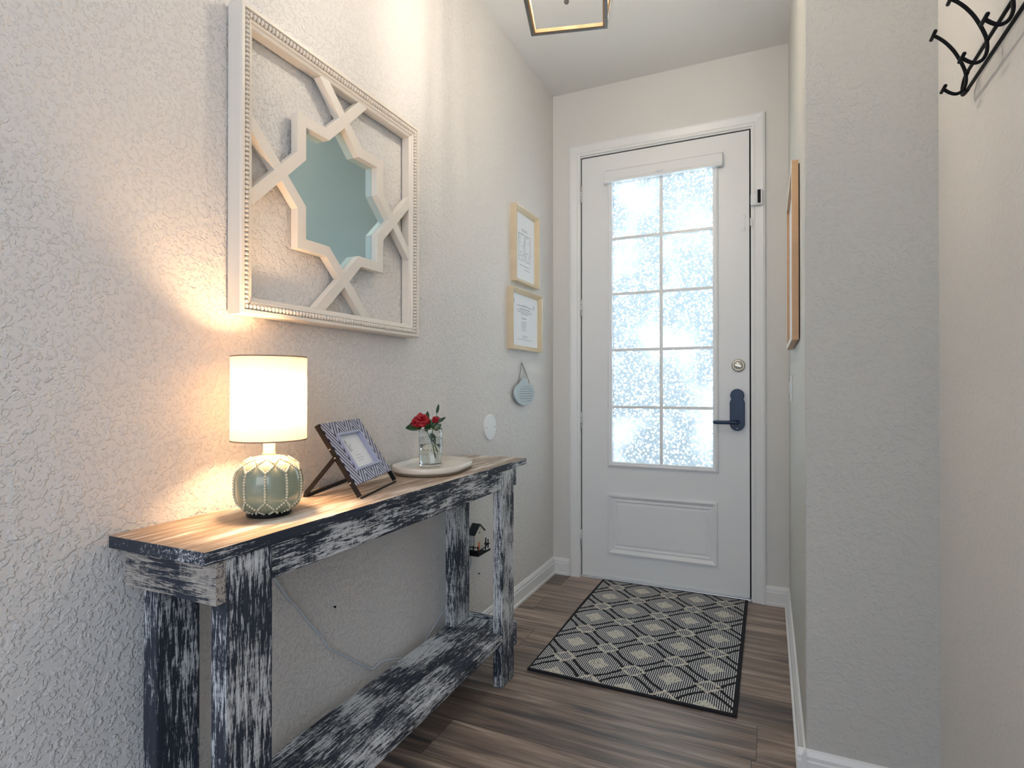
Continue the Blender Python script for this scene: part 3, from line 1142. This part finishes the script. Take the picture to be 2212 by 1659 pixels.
def leaf(bm, p, d, L, W, nrm, curl=0.25, n=8):
    p, d, nrm = Vector(p), Vector(d).normalized(), Vector(nrm).normalized()
    s = d.cross(nrm).normalized()
    nn = s.cross(d).normalized()
    rows_ = []
    for i in range(n + 1):
        t_ = i / n
        w = W / 2 * (math.sin(PI * t_ ** 0.85)) ** 0.75 if 0 < t_ < 1 else 0.0003
        c = p + d * L * t_ - nn * curl * L * t_ * t_
        th = 0.0006
        row = []
        for j, (x, h) in enumerate(((-1, 0.18), (-0.5, 0.05), (0, 0), (0.5, 0.05), (1, 0.18))):
            row.append(c + s * x * w + nn * h * w)
        rows_.append(row)
    top = [[bm.verts.new(q + nn * 0.0004) for q in r] for r in rows_]
    bot = [[bm.verts.new(q - nn * 0.0004) for q in r] for r in rows_]
    for i in range(n):
        for j in range(4):
            bm.faces.new((top[i][j], top[i][j + 1], top[i + 1][j + 1], top[i + 1][j])).smooth = True
            bm.faces.new((bot[i][j], bot[i + 1][j], bot[i + 1][j + 1], bot[i][j + 1])).smooth = True
    m_ = len(top) - 1
    for i in range(n):
        bm.faces.new((top[i][0], top[i + 1][0], bot[i + 1][0], bot[i][0]))
        bm.faces.new((top[i][4], bot[i][4], bot[i + 1][4], top[i + 1][4]))


def petal(bm, c, axis, tilt, az, L, W, n=6):
    """cupped petal rising from c"""
    ax = Vector(axis).normalized()
    ref = ax.cross(Vector((0, 0, 1)))
    if ref.length < 0.1:
        ref = Vector((1, 0, 0))
    ref.normalize()
    out = Quaternion(ax, az) @ ref
    side = ax.cross(out)
    grid = []
    for i in range(n + 1):
        t_ = i / n
        a = tilt * (0.35 + 0.9 * t_)
        d = ax * math.cos(a) + out * math.sin(a)
        base = Vector(c) + d * L * t_
        w = W * (0.35 + 0.65 * math.sin(PI * min(t_ * 0.75 + 0.12, 1)))
        row = []
        for j in range(5):
            x = (j - 2) / 2
            ruff = 0.0012 * math.sin(x * 5 + az * 3) * t_
            row.append(bm.verts.new(base + side * x * w / 2 - out * 0.22 * w * (x * x) * (1 - tilt / 2) + ax * (ruff - 0.12 * W * x * x * t_)))
        grid.append(row)
    for i in range(n):
        for j in range(4):
            bm.faces.new((grid[i][j], grid[i][j + 1], grid[i + 1][j + 1], grid[i + 1][j])).smooth = True


def bloom(bm, c, axis, R_, rings_):
    k0 = 0
    for cnt, tilt, sc in rings_:
        for k in range(cnt):
            petal(bm, c, axis, tilt, k0 + 2 * PI * k / cnt + random.uniform(-0.15, 0.15), R_ * sc * random.uniform(0.92, 1.08), R_ * sc * 0.95)
        k0 += 0.7


def solidify(o, th):
    md = o.modifiers.new('thickness', 'SOLIDIFY')
    md.thickness = th
    md.offset = 0


random.seed(11)
f1 = thing('flower', 'largest red ruffled bloom standing in the glass', 'flower', tuple(fl(-0.024, 0.03)))
bm = B()
bloom(bm, fl(-0.030, 0.026), (0.30, -0.35, 0.9), 0.030, [(4, 0.25, 0.85), (6, 0.6, 0.95), (7, 1.0, 1.0), (8, 1.4, 0.95)])
o = obj('bloom', bm, M_red, f1, recalc=False); solidify(o, 0.0006)
bm = B()
bloom(bm, fl(-0.050, 0.018, -0.004), (-0.1, -0.75, 0.45), 0.022, [(3, 0.3, 0.8), (5, 0.8, 0.95), (6, 1.25, 1.0)])
o = obj('side_bloom', bm, M_red, f1, recalc=False); solidify(o, 0.0006)
bm = B(); tube(bm, smoothpts([fl(-0.029, 0.028), fl(-0.018, 0.002), fl(0.0, -0.04, 0.004), fl(0.018, -0.085, 0.006)]), 0.0019, 8); obj('stem', bm, M_stem, f1)
for (p, d, L, W) in ((fl(-0.026, 0.008, -0.01), RV * -1 + Vector((0.2, -0.15, 0.02)), 0.058, 0.032), (fl(-0.008, -0.004), RV * -0.25 + Vector((0.2, 0, 1)), 0.050, 0.026),
                     (fl(-0.012, -0.01, -0.005), Vector((0.35, -0.4, 0.6)), 0.030, 0.022), (fl(-0.014, 0.030, 0.01), RV * 0.1 + Vector((0, 0, 1)), 0.030, 0.014)):
    bm = B(); leaf(bm, p, d, L, W, (0.7, -0.7, 0.5)); obj('leaf', bm, M_leaf, f1)
f2 = thing('flower', 'smaller red bud with upright leaves on the right side of the glass', 'flower', tuple(fl(0.016, 0.03)))
bm = B()
bloom(bm, fl(0.014, 0.020), (0.35, -0.1, 0.95), 0.024, [(3, 0.18, 0.9), (5, 0.45, 1.0), (4, 0.8, 0.8)])
o = obj('bud', bm, M_red, f2, recalc=False); solidify(o, 0.0006)
bm = B(); tube(bm, smoothpts([fl(0.013, 0.021), fl(0.008, 0.0), fl(0.005, -0.045, -0.004), fl(0.014, -0.10, -0.004)]), 0.0017, 8)
tube(bm, smoothpts([fl(0.010, 0.006), fl(0.018, 0.035), fl(0.022, 0.055)]), 0.0011, 6); obj('stem', bm, M_stem, f2)
for (p, d, L, W) in ((fl(0.021, 0.052), RV * 0.25 + Vector((0.0, 0, 1)), 0.034, 0.010), (fl(0.022, 0.020), RV * 0.9 + Vector((0, 0, 0.62)), 0.036, 0.012),
                     (fl(0.004, 0.0, -0.006), RV * 0.35 + Vector((0.1, 0, 0.9)), 0.048, 0.026), (fl(0.010, -0.004, -0.01), RV * 0.6 + Vector((0.2, -0.1, 0.55)), 0.034, 0.024),
                     (fl(0.0, -0.016, -0.004), RV * 0.2 + Vector((0.3, -0.2, -0.6)), 0.040, 0.022)):
    bm = B(); leaf(bm, p, d, L, W, (0.7, -0.7, 0.4)); obj('leaf', bm, M_leaf, f2)

# ------------------------------------------------------------------ star mirror
MY0, MY1, MZ0, MZ1 = -2.244, -1.499, 1.294, 2.040
mr = thing('wall_mirror', 'large square cream frame with an eight-point star mirror and crossing straps', 'mirror', (0.0, -1.872, 1.294))
MC = ((MY0 + MY1) / 2, (MZ0 + MZ1) / 2 + 0.008)
FPf = [(0.0, 0.006), (0.0, 0.046), (0.003, 0.050), (0.011, 0.050), (0.013, 0.041), (0.027, 0.041), (0.029, 0.044), (0.034, 0.042), (0.036, 0.038), (0.042, 0.036), (0.044, 0.034), (0.044, 0.006)]
bm = B(); sweep(bm, (0, 0, 0), (0, 1, 0), (0, 0, 1), (1, 0, 0), rect(MY0, MZ0, MY1, MZ1), FPf); fr = obj('outer_frame', bm, M_framew, mr)
bm = B()
nb = 62
for s in range(4):
    c0, c1 = (MY0 + 0.020, MZ0 + 0.020), (MY1 - 0.020, MZ1 - 0.020)
    for k in range(nb):
        f = k / nb
        y, z = {0: (c0[0] + (c1[0] - c0[0]) * f, c0[1]), 1: (c1[0], c0[1] + (c1[1] - c0[1]) * f), 2: (c1[0] - (c1[0] - c0[0]) * f, c1[1]), 3: (c0[0], c1[1] - (c1[1] - c0[1]) * f)}[s]
        ball(bm, (0.0435, y, z), 0.0074, 8, 6, (0.95, 0.70, 1.0) if s in (0, 2) else (0.95, 1.0, 0.70))
obj('beading', bm, M_framew, fr)
# straps: a square outline plus four long bars crossing at the star tips
HW = 0.0155
XF, XB = 0.036, 0.012
cy_, cz_ = MC
ac, rc = 0.168, 0.238


def strap(bm, p, q, w=HW):
    p, q = Vector(p), Vector(q)
    d = (q - p).normalized()
    s = Vector((-d.y, d.x)) * w
    pts = [p + s, q + s, q - s, p - s]
    prism(bm, [(XB, a.x, a.y) for a in pts], (XF - XB, 0, 0))


ov = rc - ac    # where a side of the square meets the diamond line
star = []
for k in range(4):
    a = k * PI / 2
    c, sn = round(math.cos(a)), round(math.sin(a))
    for y, z in ((rc, 0), (ac, ov), (ac, ac), (ov, ac)):
        star.append((cy_ + y * c - z * sn, cz_ + y * sn + z * c))
bm = B()
sweep(bm, (0, 0, 0), (0, 1, 0), (0, 0, 1), (1, 0, 0), star, [(-HW, XB), (-HW, XF), (HW, XF), (HW, XB)])
obj('star_border', bm, M_framew, mr, bevel=0.001)
mi, ma = MY0 + 0.040, MY1 - 0.040
zi, za = MZ0 + 0.040, MZ1 - 0.040
for k in range(4):
    a = k * PI / 2
    c, sn = round(math.cos(a)), round(math.sin(a))
    reach = {0: ma - cy_, 1: za - cz_, 2: cy_ - mi, 3: cz_ - zi}[k] + 0.004
    for sg in (-1, 1):
        p, q = (rc - 0.012, sg * -0.012), (reach, sg * (reach - rc))
        XF = 0.0358 if sg > 0 else 0.0355
        bm = B()
        strap(bm, (cy_ + p[0] * c - p[1] * sn, cz_ + p[0] * sn + p[1] * c), (cy_ + q[0] * c - q[1] * sn, cz_ + q[0] * sn + q[1] * c))
        obj('strap', bm, M_framew, mr, bevel=0.001)
bm = B()
pts = [(0.008, y, z) for y, z in star]
prism(bm, pts, (0.004, 0, 0))
obj('star_mirror_pane', bm, M_mirror, mr)
for y, z in ((MY0 + 0.15, MZ1 - 0.03), (MY1 - 0.15, MZ1 - 0.03), (MY0 + 0.02, MZ0 + 0.02), (MY1 - 0.02, MZ0 + 0.02)):
    bm = B(); bx(bm, (0.0, y - 0.009, z - 0.01), (0.008, y + 0.009, z + 0.01)); obj('wall_bumper', bm, M_black, mr)

# ------------------------------------------------------------------ gold framed papers
GP = [(0.0, 0.0), (0.0, 0.0325), (0.0025, 0.034), (0.0055, 0.0325), (0.024, 0.012), (0.024, 0.0)]


def gold_frame(label, y0, y1, z0, z1, draw):
    t = thing('certificate_frame', label, 'picture frame', (0.0, (y0 + y1) / 2, z0), 'gold frames on the left wall')
    bm = B(); sweep(bm, (0, 0, 0), (0, 1, 0), (0, 0, 1), (1, 0, 0), rect(y0, z0, y1, z1), GP); obj('gold_moulding', bm, M_gold, t)
    bm = B(); bx(bm, (0.0005, y0 + 0.020, z0 + 0.020), (0.0095, y1 - 0.020, z1 - 0.020)); pg = obj('printed_sheet', bm, M_paper, t)
    bm = B(); draw(bm, y0, y1, z0, z1); obj('print', bm, M_ink, pg, recalc=True)
    if draw is cert:
        for q, dz in ((y0 + 0.055, z1 - 0.065), (y1 - 0.075, z1 - 0.075)):
            bm = B(); lathe(bm, (0.0096, q, dz), [(0.011, 0), (0.011, 0.0004), (0.006, 0.0004), (0.006, 0)], 16, (1, 0, 0), closed=True)
            obj('seal', bm, M_inkl, pg)


def ink(bm, y0, y1, z0, z1):
    bx(bm, (0.0096, y0, z0), (0.0100, y1, z1))


def words(bm, yc, z, w, h):
    y = yc - w / 2
    while y < yc + w / 2:
        L = random.uniform(0.4, 1.2) * h * 2.2
        ink(bm, y, min(y + L, yc + w / 2), z, z + h)
        y += L + h * 0.7


def plan(bm, y0, y1, z0, z1):
    yc = (y0 + y1) / 2
    words(bm, yc - 0.005, z1 - 0.105, 0.075, 0.003); words(bm, yc - 0.005, z1 - 0.113, 0.070, 0.002)
    for a, b in ((yc - 0.078, yc - 0.006), (yc + 0.006, yc + 0.074)):
        za_, zb_ = z0 + 0.125, z1 - 0.130
        for q in ((a, b, zb_, zb_ + 0.003), (a, b, za_, za_ + 0.0015), (a, a + 0.0015, za_, zb_), (b - 0.0015, b, za_, zb_)):
            ink(bm, *q)
        for k in range(7):
            zz = random.uniform(za_, zb_); yy = random.uniform(a, (a + b) / 2)
            ink(bm, yy, yy + random.uniform(0.015, 0.03), zz, zz + 0.0013)
            yy = random.uniform(a, b - 0.002); zz = random.uniform(za_, zb_ - 0.03)
            ink(bm, yy, yy + 0.0013, zz, zz + 0.028)
    words(bm, yc, z0 + 0.098, 0.12, 0.0028); words(bm, yc + 0.03, z0 + 0.080, 0.07, 0.0022)


def cert(bm, y0, y1, z0, z1):
    yc = (y0 + y1) / 2
    words(bm, yc, z1 - 0.077, 0.055, 0.0018)
    words(bm, yc, z1 - 0.084, 0.20, 0.0035); words(bm, yc, z1 - 0.099, 0.14, 0.004); words(bm, yc, z1 - 0.108, 0.21, 0.002)
    words(bm, yc, z1 - 0.116, 0.18, 0.002); words(bm, yc, z1 - 0.123, 0.09, 0.002)
    words(bm, yc - 0.01, z1 - 0.148, 0.055, 0.004)
    for k in range(6):
        words(bm, yc - 0.012, z1 - 0.165 - 0.009 * k, 0.065, 0.0018)
    words(bm, yc, z0 + 0.075, 0.07, 0.0016); words(bm, yc, z0 + 0.067, 0.06, 0.0016)
    ink(bm, yc - 0.095, yc + 0.10, z0 + 0.056, z0 + 0.0575)


random.seed(5)
gold_frame('upper gold frame with a floor plan print, portrait format', -0.612, -0.302, 1.655, 2.047, plan)
gold_frame('lower gold frame with a printed certificate, landscape format', -0.652, -0.258, 1.309, 1.623, cert)

# hanging plaque
pl = thing('hanging_plaque', 'small silver-grey rounded plaque hanging on twine below the gold frames', 'plaque', (0.0, -0.475, 1.022))
pts = []
for k in range(64):
    th = -PI / 2 + 2 * PI * k / 64
    y, z = 0.130 * math.cos(th), 0.062 * math.sin(th)
    if z > 0.0 and abs(y + 0.005) < 0.048:
        z = max(z, 0.044 + 0.038 * math.sqrt(max(0.0, 1 - ((y + 0.005) / 0.048) ** 2)))
    pts.append((0.010, -0.475 + y, 1.022 + 0.062 + z))
bm = B(); prism(bm, pts, (0.010, 0, 0)); pq = obj('plaque_disc', bm, M_plaq, pl, bevel=0.002)
bm = B()
random.seed(9)
for k in range(7):
    z = 1.118 - k * 0.0125
    w = (0.09, 0.15, 0.17, 0.18, 0.17, 0.16, 0.05)[k]
    y = -0.463 - w / 2 + (0.05 if k == 6 else 0)
    e = y + w
    while y < e:
        L = random.uniform(0.010, 0.026)
        bx(bm, (0.0200, y, z), (0.0204, min(y + L, e), z + 0.0035)); y += L + 0.006
obj('engraved_lines', bm, M_ink, pq)
bm = B()
for y in (-0.560, -0.404):
    tube(bm, [(0.004, -0.482, 1.246), (0.013, (y - 0.482) / 2, 1.19), (0.015, y, 1.136)], 0.0018, 6)
    tube(bm, [(0.004, -0.482, 1.246), (0.008, (y * 0.85 - 0.482 * 1.15) / 2, 1.19), (0.009, y + (0.014 if y < -0.5 else -0.014), 1.134)], 0.0018, 6)
obj('twine_loop', bm, M_twine, pl)
bm = B(); lathe(bm, (0.0, -0.482, 1.247), [(0, 0), (0.0025, 0), (0.0025, 0.008), (0, 0.008)], 8, (1, 0, 0)); obj('nail', bm, M_steel, pl)

# round blank cover plate
t = thing('cover_plate', 'round white blank cover plate on the wall beyond the table', 'cover plate', (0.0, -0.852, 0.931))
bm = B(); lathe(bm, (0.0, -0.852, 0.931), [(0, 0), (0.060, 0), (0.060, 0.006), (0.0575, 0.008), (0, 0.0082)], 48, (1, 0, 0), smooth=False); obj('disc', bm, M_white, t)
for dy in (-0.042, 0.042):
    bm = B(); lathe(bm, (0.0088, -0.852 + dy, 0.931), [(0, 0), (0.0035, 0), (0.003, 0.0012), (0, 0.0014)], 12, (1, 0, 0)); obj('screw', bm, M_nickel, t)

# nails left in the wall
for nm, y, z, lb in (('nail', -1.875, 0.462, 'small dark nail in the wall in the middle below the table'), ('nail', -0.957, 0.283, 'tiny dark nail low on the wall beyond the far table leg')):
    bm = B(); lathe(bm, (0, y, z), [(0, 0), (0.002, 0), (0.002, 0.004), (0.0036, 0.0045), (0.0036, 0.0058), (0, 0.006)], 12, (1, 0, 0))
    solo(nm, bm, M_black, (0, y, z), lb, 'nail')

# ------------------------------------------------------------------ little plug-in house
ho = thing('house_night_light', 'tiny cream house with black roof plugged in low on the wall behind the console table', 'night light', (0.0, -1.040, 0.402))
hy0, hy1, hz0, hze, hza = -1.082, -1.000, 0.412, 0.494, 0.524
hx0, hx1 = 0.018, 0.050
bm = B(); prism(bm, [(hx0, hy0, hz0), (hx0, hy1, hz0), (hx0, hy1, hze), (hx0, (hy0 + hy1) / 2, hza), (hx0, hy0, hze)], (hx1 - hx0, 0, 0)); hb = obj('house_body', bm, M_house, ho)
ym = (hy0 + hy1) / 2
bm = B()
for sg, ye in ((-1, hy0 - 0.008), (1, hy1 + 0.008)):
    ze = hze - 0.008 * (hza - hze) / (ym - hy0)
    prism(bm, [(hx0 - 0.003, ym, hza + 0.0005), (hx0 - 0.003, ye, ze + 0.0005), (hx0 - 0.003, ye, ze + 0.005), (hx0 - 0.003, ym, hza + 0.0055)], (hx1 - hx0 + 0.007, 0, 0))
obj('roof', bm, M_rooft, ho)
bm = B(); bx(bm, (0.026, hy0 - 0.001, 0.446), (0.043, hy0 + 0.0005, 0.478)); obj('side_window', bm, M_white, hb)
bm = B()
for q in ((0.0245, 0.026, 0.444, 0.480), (0.043, 0.0445, 0.444, 0.480), (0.0338, 0.0352, 0.446, 0.478)):
    bx(bm, (q[0], hy0 - 0.0018, q[2]), (q[1], hy0 + 0.0003, q[3]))
bx(bm, (0.0245, hy0 - 0.0018, 0.4605), (0.0445, hy0 + 0.0003, 0.4618))
obj('window_frame', bm, M_ink, hb)
bm = B(); bx(bm, (hx1 - 0.0003, -1.056, 0.4125), (hx1 + 0.0012, -1.038, 0.452)); obj('front_door', bm, M_orange, hb)
bm = B(); lathe(bm, (hx1, -1.040, 0.492), [(0, 0), (0.006, 0), (0.006, 0.001), (0, 0.001)], 16, (1, 0, 0)); obj('round_window', bm, M_ink, hb)
bm = B()
bx(bm, (0.008, hy0 - 0.010, 0.402), (0.072, hy1 + 0.022, 0.412))
obj('base_plate', bm, M_black, ho, bevel=0.003)
bm = B(); bx(bm, (0.055, hy1 - 0.02, 0.4122), (0.070, hy1 + 0.018, 0.415)); obj('snowy_step', bm, M_white, ho)
bm = B()
for p in ((0.024, hy0 - 0.007), (0.046, hy0 - 0.007), (0.068, hy0 - 0.007), (0.068, hy1 - 0.020), (0.068, hy1 + 0.004), (0.050, hy1 + 0.018)):
    bx(bm, (p[0] - 0.0018, p[1] - 0.0018, 0.411), (p[0] + 0.0018, p[1] + 0.0018, 0.446 if p[1] < -1.02 else 0.455))
for z in (0.424, 0.438):
    bx(bm, (0.020, hy0 - 0.0085, z), (0.069, hy0 - 0.006, z + 0.003))
bx(bm, (0.0668, hy1 - 0.022, 0.430), (0.0692, hy1 + 0.006, 0.433))
bx(bm, (0.012, hy0 - 0.0085, 0.411), (0.069, hy0 - 0.0045, 0.424))
bx(bm, (0.0665, hy0 - 0.0085, 0.423), (0.0692, hy1 - 0.018, 0.426))
bx(bm, (0.048, hy1 + 0.0035, 0.430), (0.0692, hy1 + 0.0195, 0.433))
obj('porch_fence', bm, M_black, ho)
bm = B(); bx(bm, (0.0, -1.06, 0.42), (0.0185, -1.02, 0.46)); obj('plug', bm, M_white, ho)

# cords on the wall
pts = [(0.004, -1.052, 0.402), (0.006, -1.037, 0.372), (0.005, -1.038, 0.345), (0.005, -1.068, 0.315), (0.005, -1.14, 0.272), (0.005, -1.239, 0.237), (0.006, -1.342, 0.188), (0.010, -1.42, 0.150), (0.02, -1.47, 0.10)]
bm = B(); tube(bm, smoothpts(pts), 0.0028, 8); solo('power_cord', bm, M_cord, (0.005, -1.2, 0.15), 'thin pale cord curling down from the little house', 'cord')
pts = [(0.006, -2.262, 0.812), (0.006, -2.245, 0.80), (0.006, -2.195, 0.735), (0.006, -2.107, 0.625), (0.007, -2.060, 0.555), (0.007, -2.028, 0.519), (0.006, -1.985, 0.462), (0.007, -1.941, 0.408), (0.007, -1.90, 0.350), (0.007, -1.844, 0.306), (0.007, -1.77, 0.248), (0.007, -1.718, 0.206), (0.009, -1.70, 0.200), (0.011, -1.66, 0.205), (0.016, -1.603, 0.190), (0.020, -1.54, 0.160), (0.022, -1.50, 0.12)]
bm = B(); tube(bm, smoothpts(pts), 0.0032, 8); solo('power_cord', bm, M_cord, (0.007, -1.9, 0.2), 'long grey-blue lamp cord sagging across the wall below the tabletop', 'cord')

# ------------------------------------------------------------------ picture on the narrow right wall
t = thing('picture_frame', 'tall pale oak picture frame seen edge-on on the wall right of the door', 'picture frame', (WR, -0.828, 1.275))
py0, py1, pz0, pz1 = -1.112, -0.544, 1.275, 1.868
px_ = 1.2535
bm = B(); sweep(bm, (px_ + 0.020, 0, 0), (0, -1, 0), (0, 0, 1), (-1, 0, 0), rect(-py1, pz0, -py0, pz1), [(0, 0.0), (0, 0.0195), (0.0, 0.020), (0.018, 0.020), (0.018, 0.0)]); obj('oak_moulding', bm, M_oak, t)
bm = B(); sweep(bm, (px_, 0, 0), (0, -1, 0), (0, 0, 1), (-1, 0, 0), rect(-py1, pz0, -py0, pz1), [(0, -0.0001), (0, 0.0012), (0.018, 0.0012), (0.018, -0.0001)]); obj('pale_front_edge', bm, plain('pale_wood_face', (0.84, 0.78, 0.70), 0.5), t)
bm = B(); bx(bm, (px_ + 0.010, py0 + 0.017, pz0 + 0.017), (px_ + 0.013, py1 - 0.017, pz1 - 0.017)); obj('print_sheet', bm, M_paper, t)
bm = B(); bx(bm, (px_ + 0.0205, py0 + 0.01, pz0 + 0.008), (WR - 0.0003, py1 - 0.01, pz1 - 0.01)); obj('gap_shadow_sheet', bm, M_dark, t)  # dark sheet painted in for the shadow gap between frame and wall

# light switch
t = thing('light_switch', 'white wall switch plate low behind the oak picture frame edge', 'light switch', (WR, -0.42, 1.07))
bm = B(); bx(bm, (WR - 0.006, -0.47, 1.055), (WR, -0.37, 1.170)); obj('switch_plate', bm, M_white, t, bevel=0.002)
bm = B(); bx(bm, (WR - 0.011, -0.44, 1.085), (WR - 0.006, -0.40, 1.14)); obj('rocker', bm, M_white, t, bevel=0.002)

# ------------------------------------------------------------------ hook rack
rk = thing('coat_rack', 'black wire coat rack of double hooks on the far right wall', 'coat rack', (X2, -1.95, 1.75))
RXW = 1.5678
UZ, LZ = 1.788, 1.750
Y_A, Y_E = -1.668, -2.42
bm = B()
bend = smoothpts([(RXW, Y_E, UZ), (RXW, Y_E - 0.014, (UZ + LZ) / 2), (RXW, Y_E, LZ)], 6)
loop = [(RXW, -1.70, UZ), (RXW, -1.90, UZ)] + [(RXW, Y_E + 0.02, UZ)] + bend + [(RXW, Y_E + 0.02, LZ), (RXW, -1.90, LZ), (RXW, -1.70, LZ)]
bend2 = smoothpts([(RXW, -1.70, LZ), (RXW, Y_A, LZ + 0.004), (RXW, Y_A + 0.002, LZ + 0.018), (RXW, -1.680, UZ - 0.006), (RXW, -1.70, UZ)], 5)
tube(bm, loop[:1] + loop[1:], 0.0036, 10)
tube(bm, bend2, 0.0042, 10)
obj('rail', bm, M_black, rk)
hk = [(1.5100, 1.8824), (1.5214, 1.8725), (1.5338, 1.8580), (1.5458, 1.8395), (1.5554, 1.8190), (1.5625, 1.8000), (1.5655, 1.7880), (1.5665, 1.7741), (1.5655, 1.7638), (1.5625, 1.7555), (1.5570, 1.7490), (1.5482, 1.7470), (1.5380, 1.7520), (1.5276, 1.7615)]
for i, y in enumerate((-1.6944, -1.8213, -1.948, -2.075, -2.202, -2.329)):
    if i == 0:
        bm = B()
        tube(bm, smoothpts([(x, y, z) for x, z in hk], 4), 0.0034, 10)
        dx, dz = 0.0, 0.0
        tube(bm, [(1.5095, y - 0.020, 1.8825), (1.5095, y - 0.018, 1.8825), (1.5095, y + 0.018, 1.8825), (1.5095, y + 0.020, 1.8825)], [0.0025, 0.0038, 0.0038, 0.0025], 10)
        tube(bm, [(1.5270, y - 0.018, 1.7620), (1.5270, y - 0.016, 1.7620), (1.5270, y + 0.016, 1.7620), (1.5270, y + 0.018, 1.7620)], [0.0025, 0.0036, 0.0036, 0.0025], 10)
        h0 = obj('double_hook', bm, M_black, rk)
    else:
        h = h0.copy()
        COL.objects.link(h)
        h.parent = rk
        h.location = (0, y + 1.6944, 0)
for y in (-2.14, -2.36):
    bm = B(); lathe(bm, (X2, y, (UZ + LZ) / 2), [(0, 0), (0.010, 0), (0.010, 0.003), (0.0045, 0.005), (0.0045, 0.017), (0, 0.018)], 16, (-1, 0, 0))
    bx(bm, (RXW - 0.0015, y - 0.005, LZ), (RXW + 0.0025, y + 0.005, UZ)); obj('wall_mount', bm, M_black, rk)

# ------------------------------------------------------------------ ceiling lantern
lc = Vector((0.634, -1.589, 0))
ang = math.radians(15.1)
ex, ey = Vector((math.cos(ang), math.sin(ang), 0)), Vector((-math.sin(ang), math.cos(ang), 0))
lt = thing('lantern_pendant', 'open square lantern light with tapering grey and tan bars hanging from the ceiling', 'ceiling light', (0.634, -1.589, H))
zb, zt = 2.263, 2.58
hb_, ht_ = 0.117, 0.170


def lp_(i, j, h, z):
    return lc + ex * i * h + ey * j * h + Vector((0, 0, z))


cor = [(-1, -1), (1, -1), (1, 1), (-1, 1)]
for ring, hh, z in (('bottom', hb_, zb), ('top', ht_, zt)):
    bm = B(); b2 = B()
    for k in range(4):
        a, b = cor[k], cor[(k + 1) % 4]
        p, q = lp_(*a, hh, z), lp_(*b, hh, z)
        mid = (p + q) / 2 - lc - Vector((0, 0, z))
        out = mid.normalized()
        d_ = (q - p).normalized()
        e_ = d_ * (0.005 if k % 2 == 0 else -0.0052)
        bar(bm, p - e_, q + e_, 0.010, 0.012)
        bar(b2, p - out * 0.0075 + d_ * 0.006 + Vector((0, 0, 0.0005)), q - out * 0.0075 - d_ * 0.006 + Vector((0, 0, 0.0005)), 0.005, 0.011)
    obj('%s_ring' % ring, bm, M_bronze, lt)
    obj('%s_ring_liner' % ring, b2, M_tan, lt)
for a in cor:
    bm = B()
    bar(bm, lp_(*a, hb_, zb + 0.0065), lp_(*a, ht_, zt - 0.0065), 0.0098, 0.0098, ey)
    po = obj('post', bm, M_bronze, lt)
    bm = B()
    inn = (ex * -a[0] + ey * -a[1]).normalized() * 0.0085
    bar(bm, lp_(*a, hb_, zb + 0.006) + inn, lp_(*a, ht_, zt - 0.006) + inn, 0.009, 0.006, inn)
    obj('post_liner', bm, M_tan, po)
bm = B()
for a in cor:
    bar(bm, lp_(*a, ht_, zt), lc + Vector((0, 0, 2.74)), 0.009, 0.009, ey)
obj('hanger', bm, M_bronze, lt)
bm = B()
tube(bm, [lc + Vector((0, 0, 2.285)), lc + Vector((0, 0, H - 0.02))], 0.005, 10)
ball(bm, lc + Vector((0, 0, 2.274)), 0.008, 12, 8)
obj('centre_stem', bm, M_bronze, lt)
bm = B(); lathe(bm, (lc.x, lc.y, H), [(0, 0), (0.062, 0), (0.062, -0.014), (0.02, -0.026), (0, -0.026)], 32); obj('ceiling_canopy', bm, M_bronze, lt)
bm = B()
for k in range(4):
    a = ang + k * PI / 2 + PI / 4
    c = lc + Vector((math.cos(a) * 0.05, math.sin(a) * 0.05, 0))
    tube(bm, [lc + Vector((0, 0, 2.335)), c + Vector((0, 0, 2.335))], 0.004, 8)
obj('candle_arm', bm, M_bronze, lt)
lb = NT('candle_bulb')
lb.set(Base_Color=(1, 1, 1), Emission_Color=(1.0, 0.87, 0.70), Emission_Strength=165.0)
for k in range(4):
    a = ang + k * PI / 2 + PI / 4
    c = lc + Vector((math.cos(a) * 0.05, math.sin(a) * 0.05, 0))
    bm = B(); tube(bm, [c + Vector((0, 0, 2.335)), c + Vector((0, 0, 2.42))], 0.009, 12); ca = obj('candle_sleeve', bm, M_cream, lt)
    bm = B(); ball(bm, c + Vector((0, 0, 2.452)), 0.015, 12, 10, (1, 1, 1.9)); obj('bulb', bm, lb.m, ca)
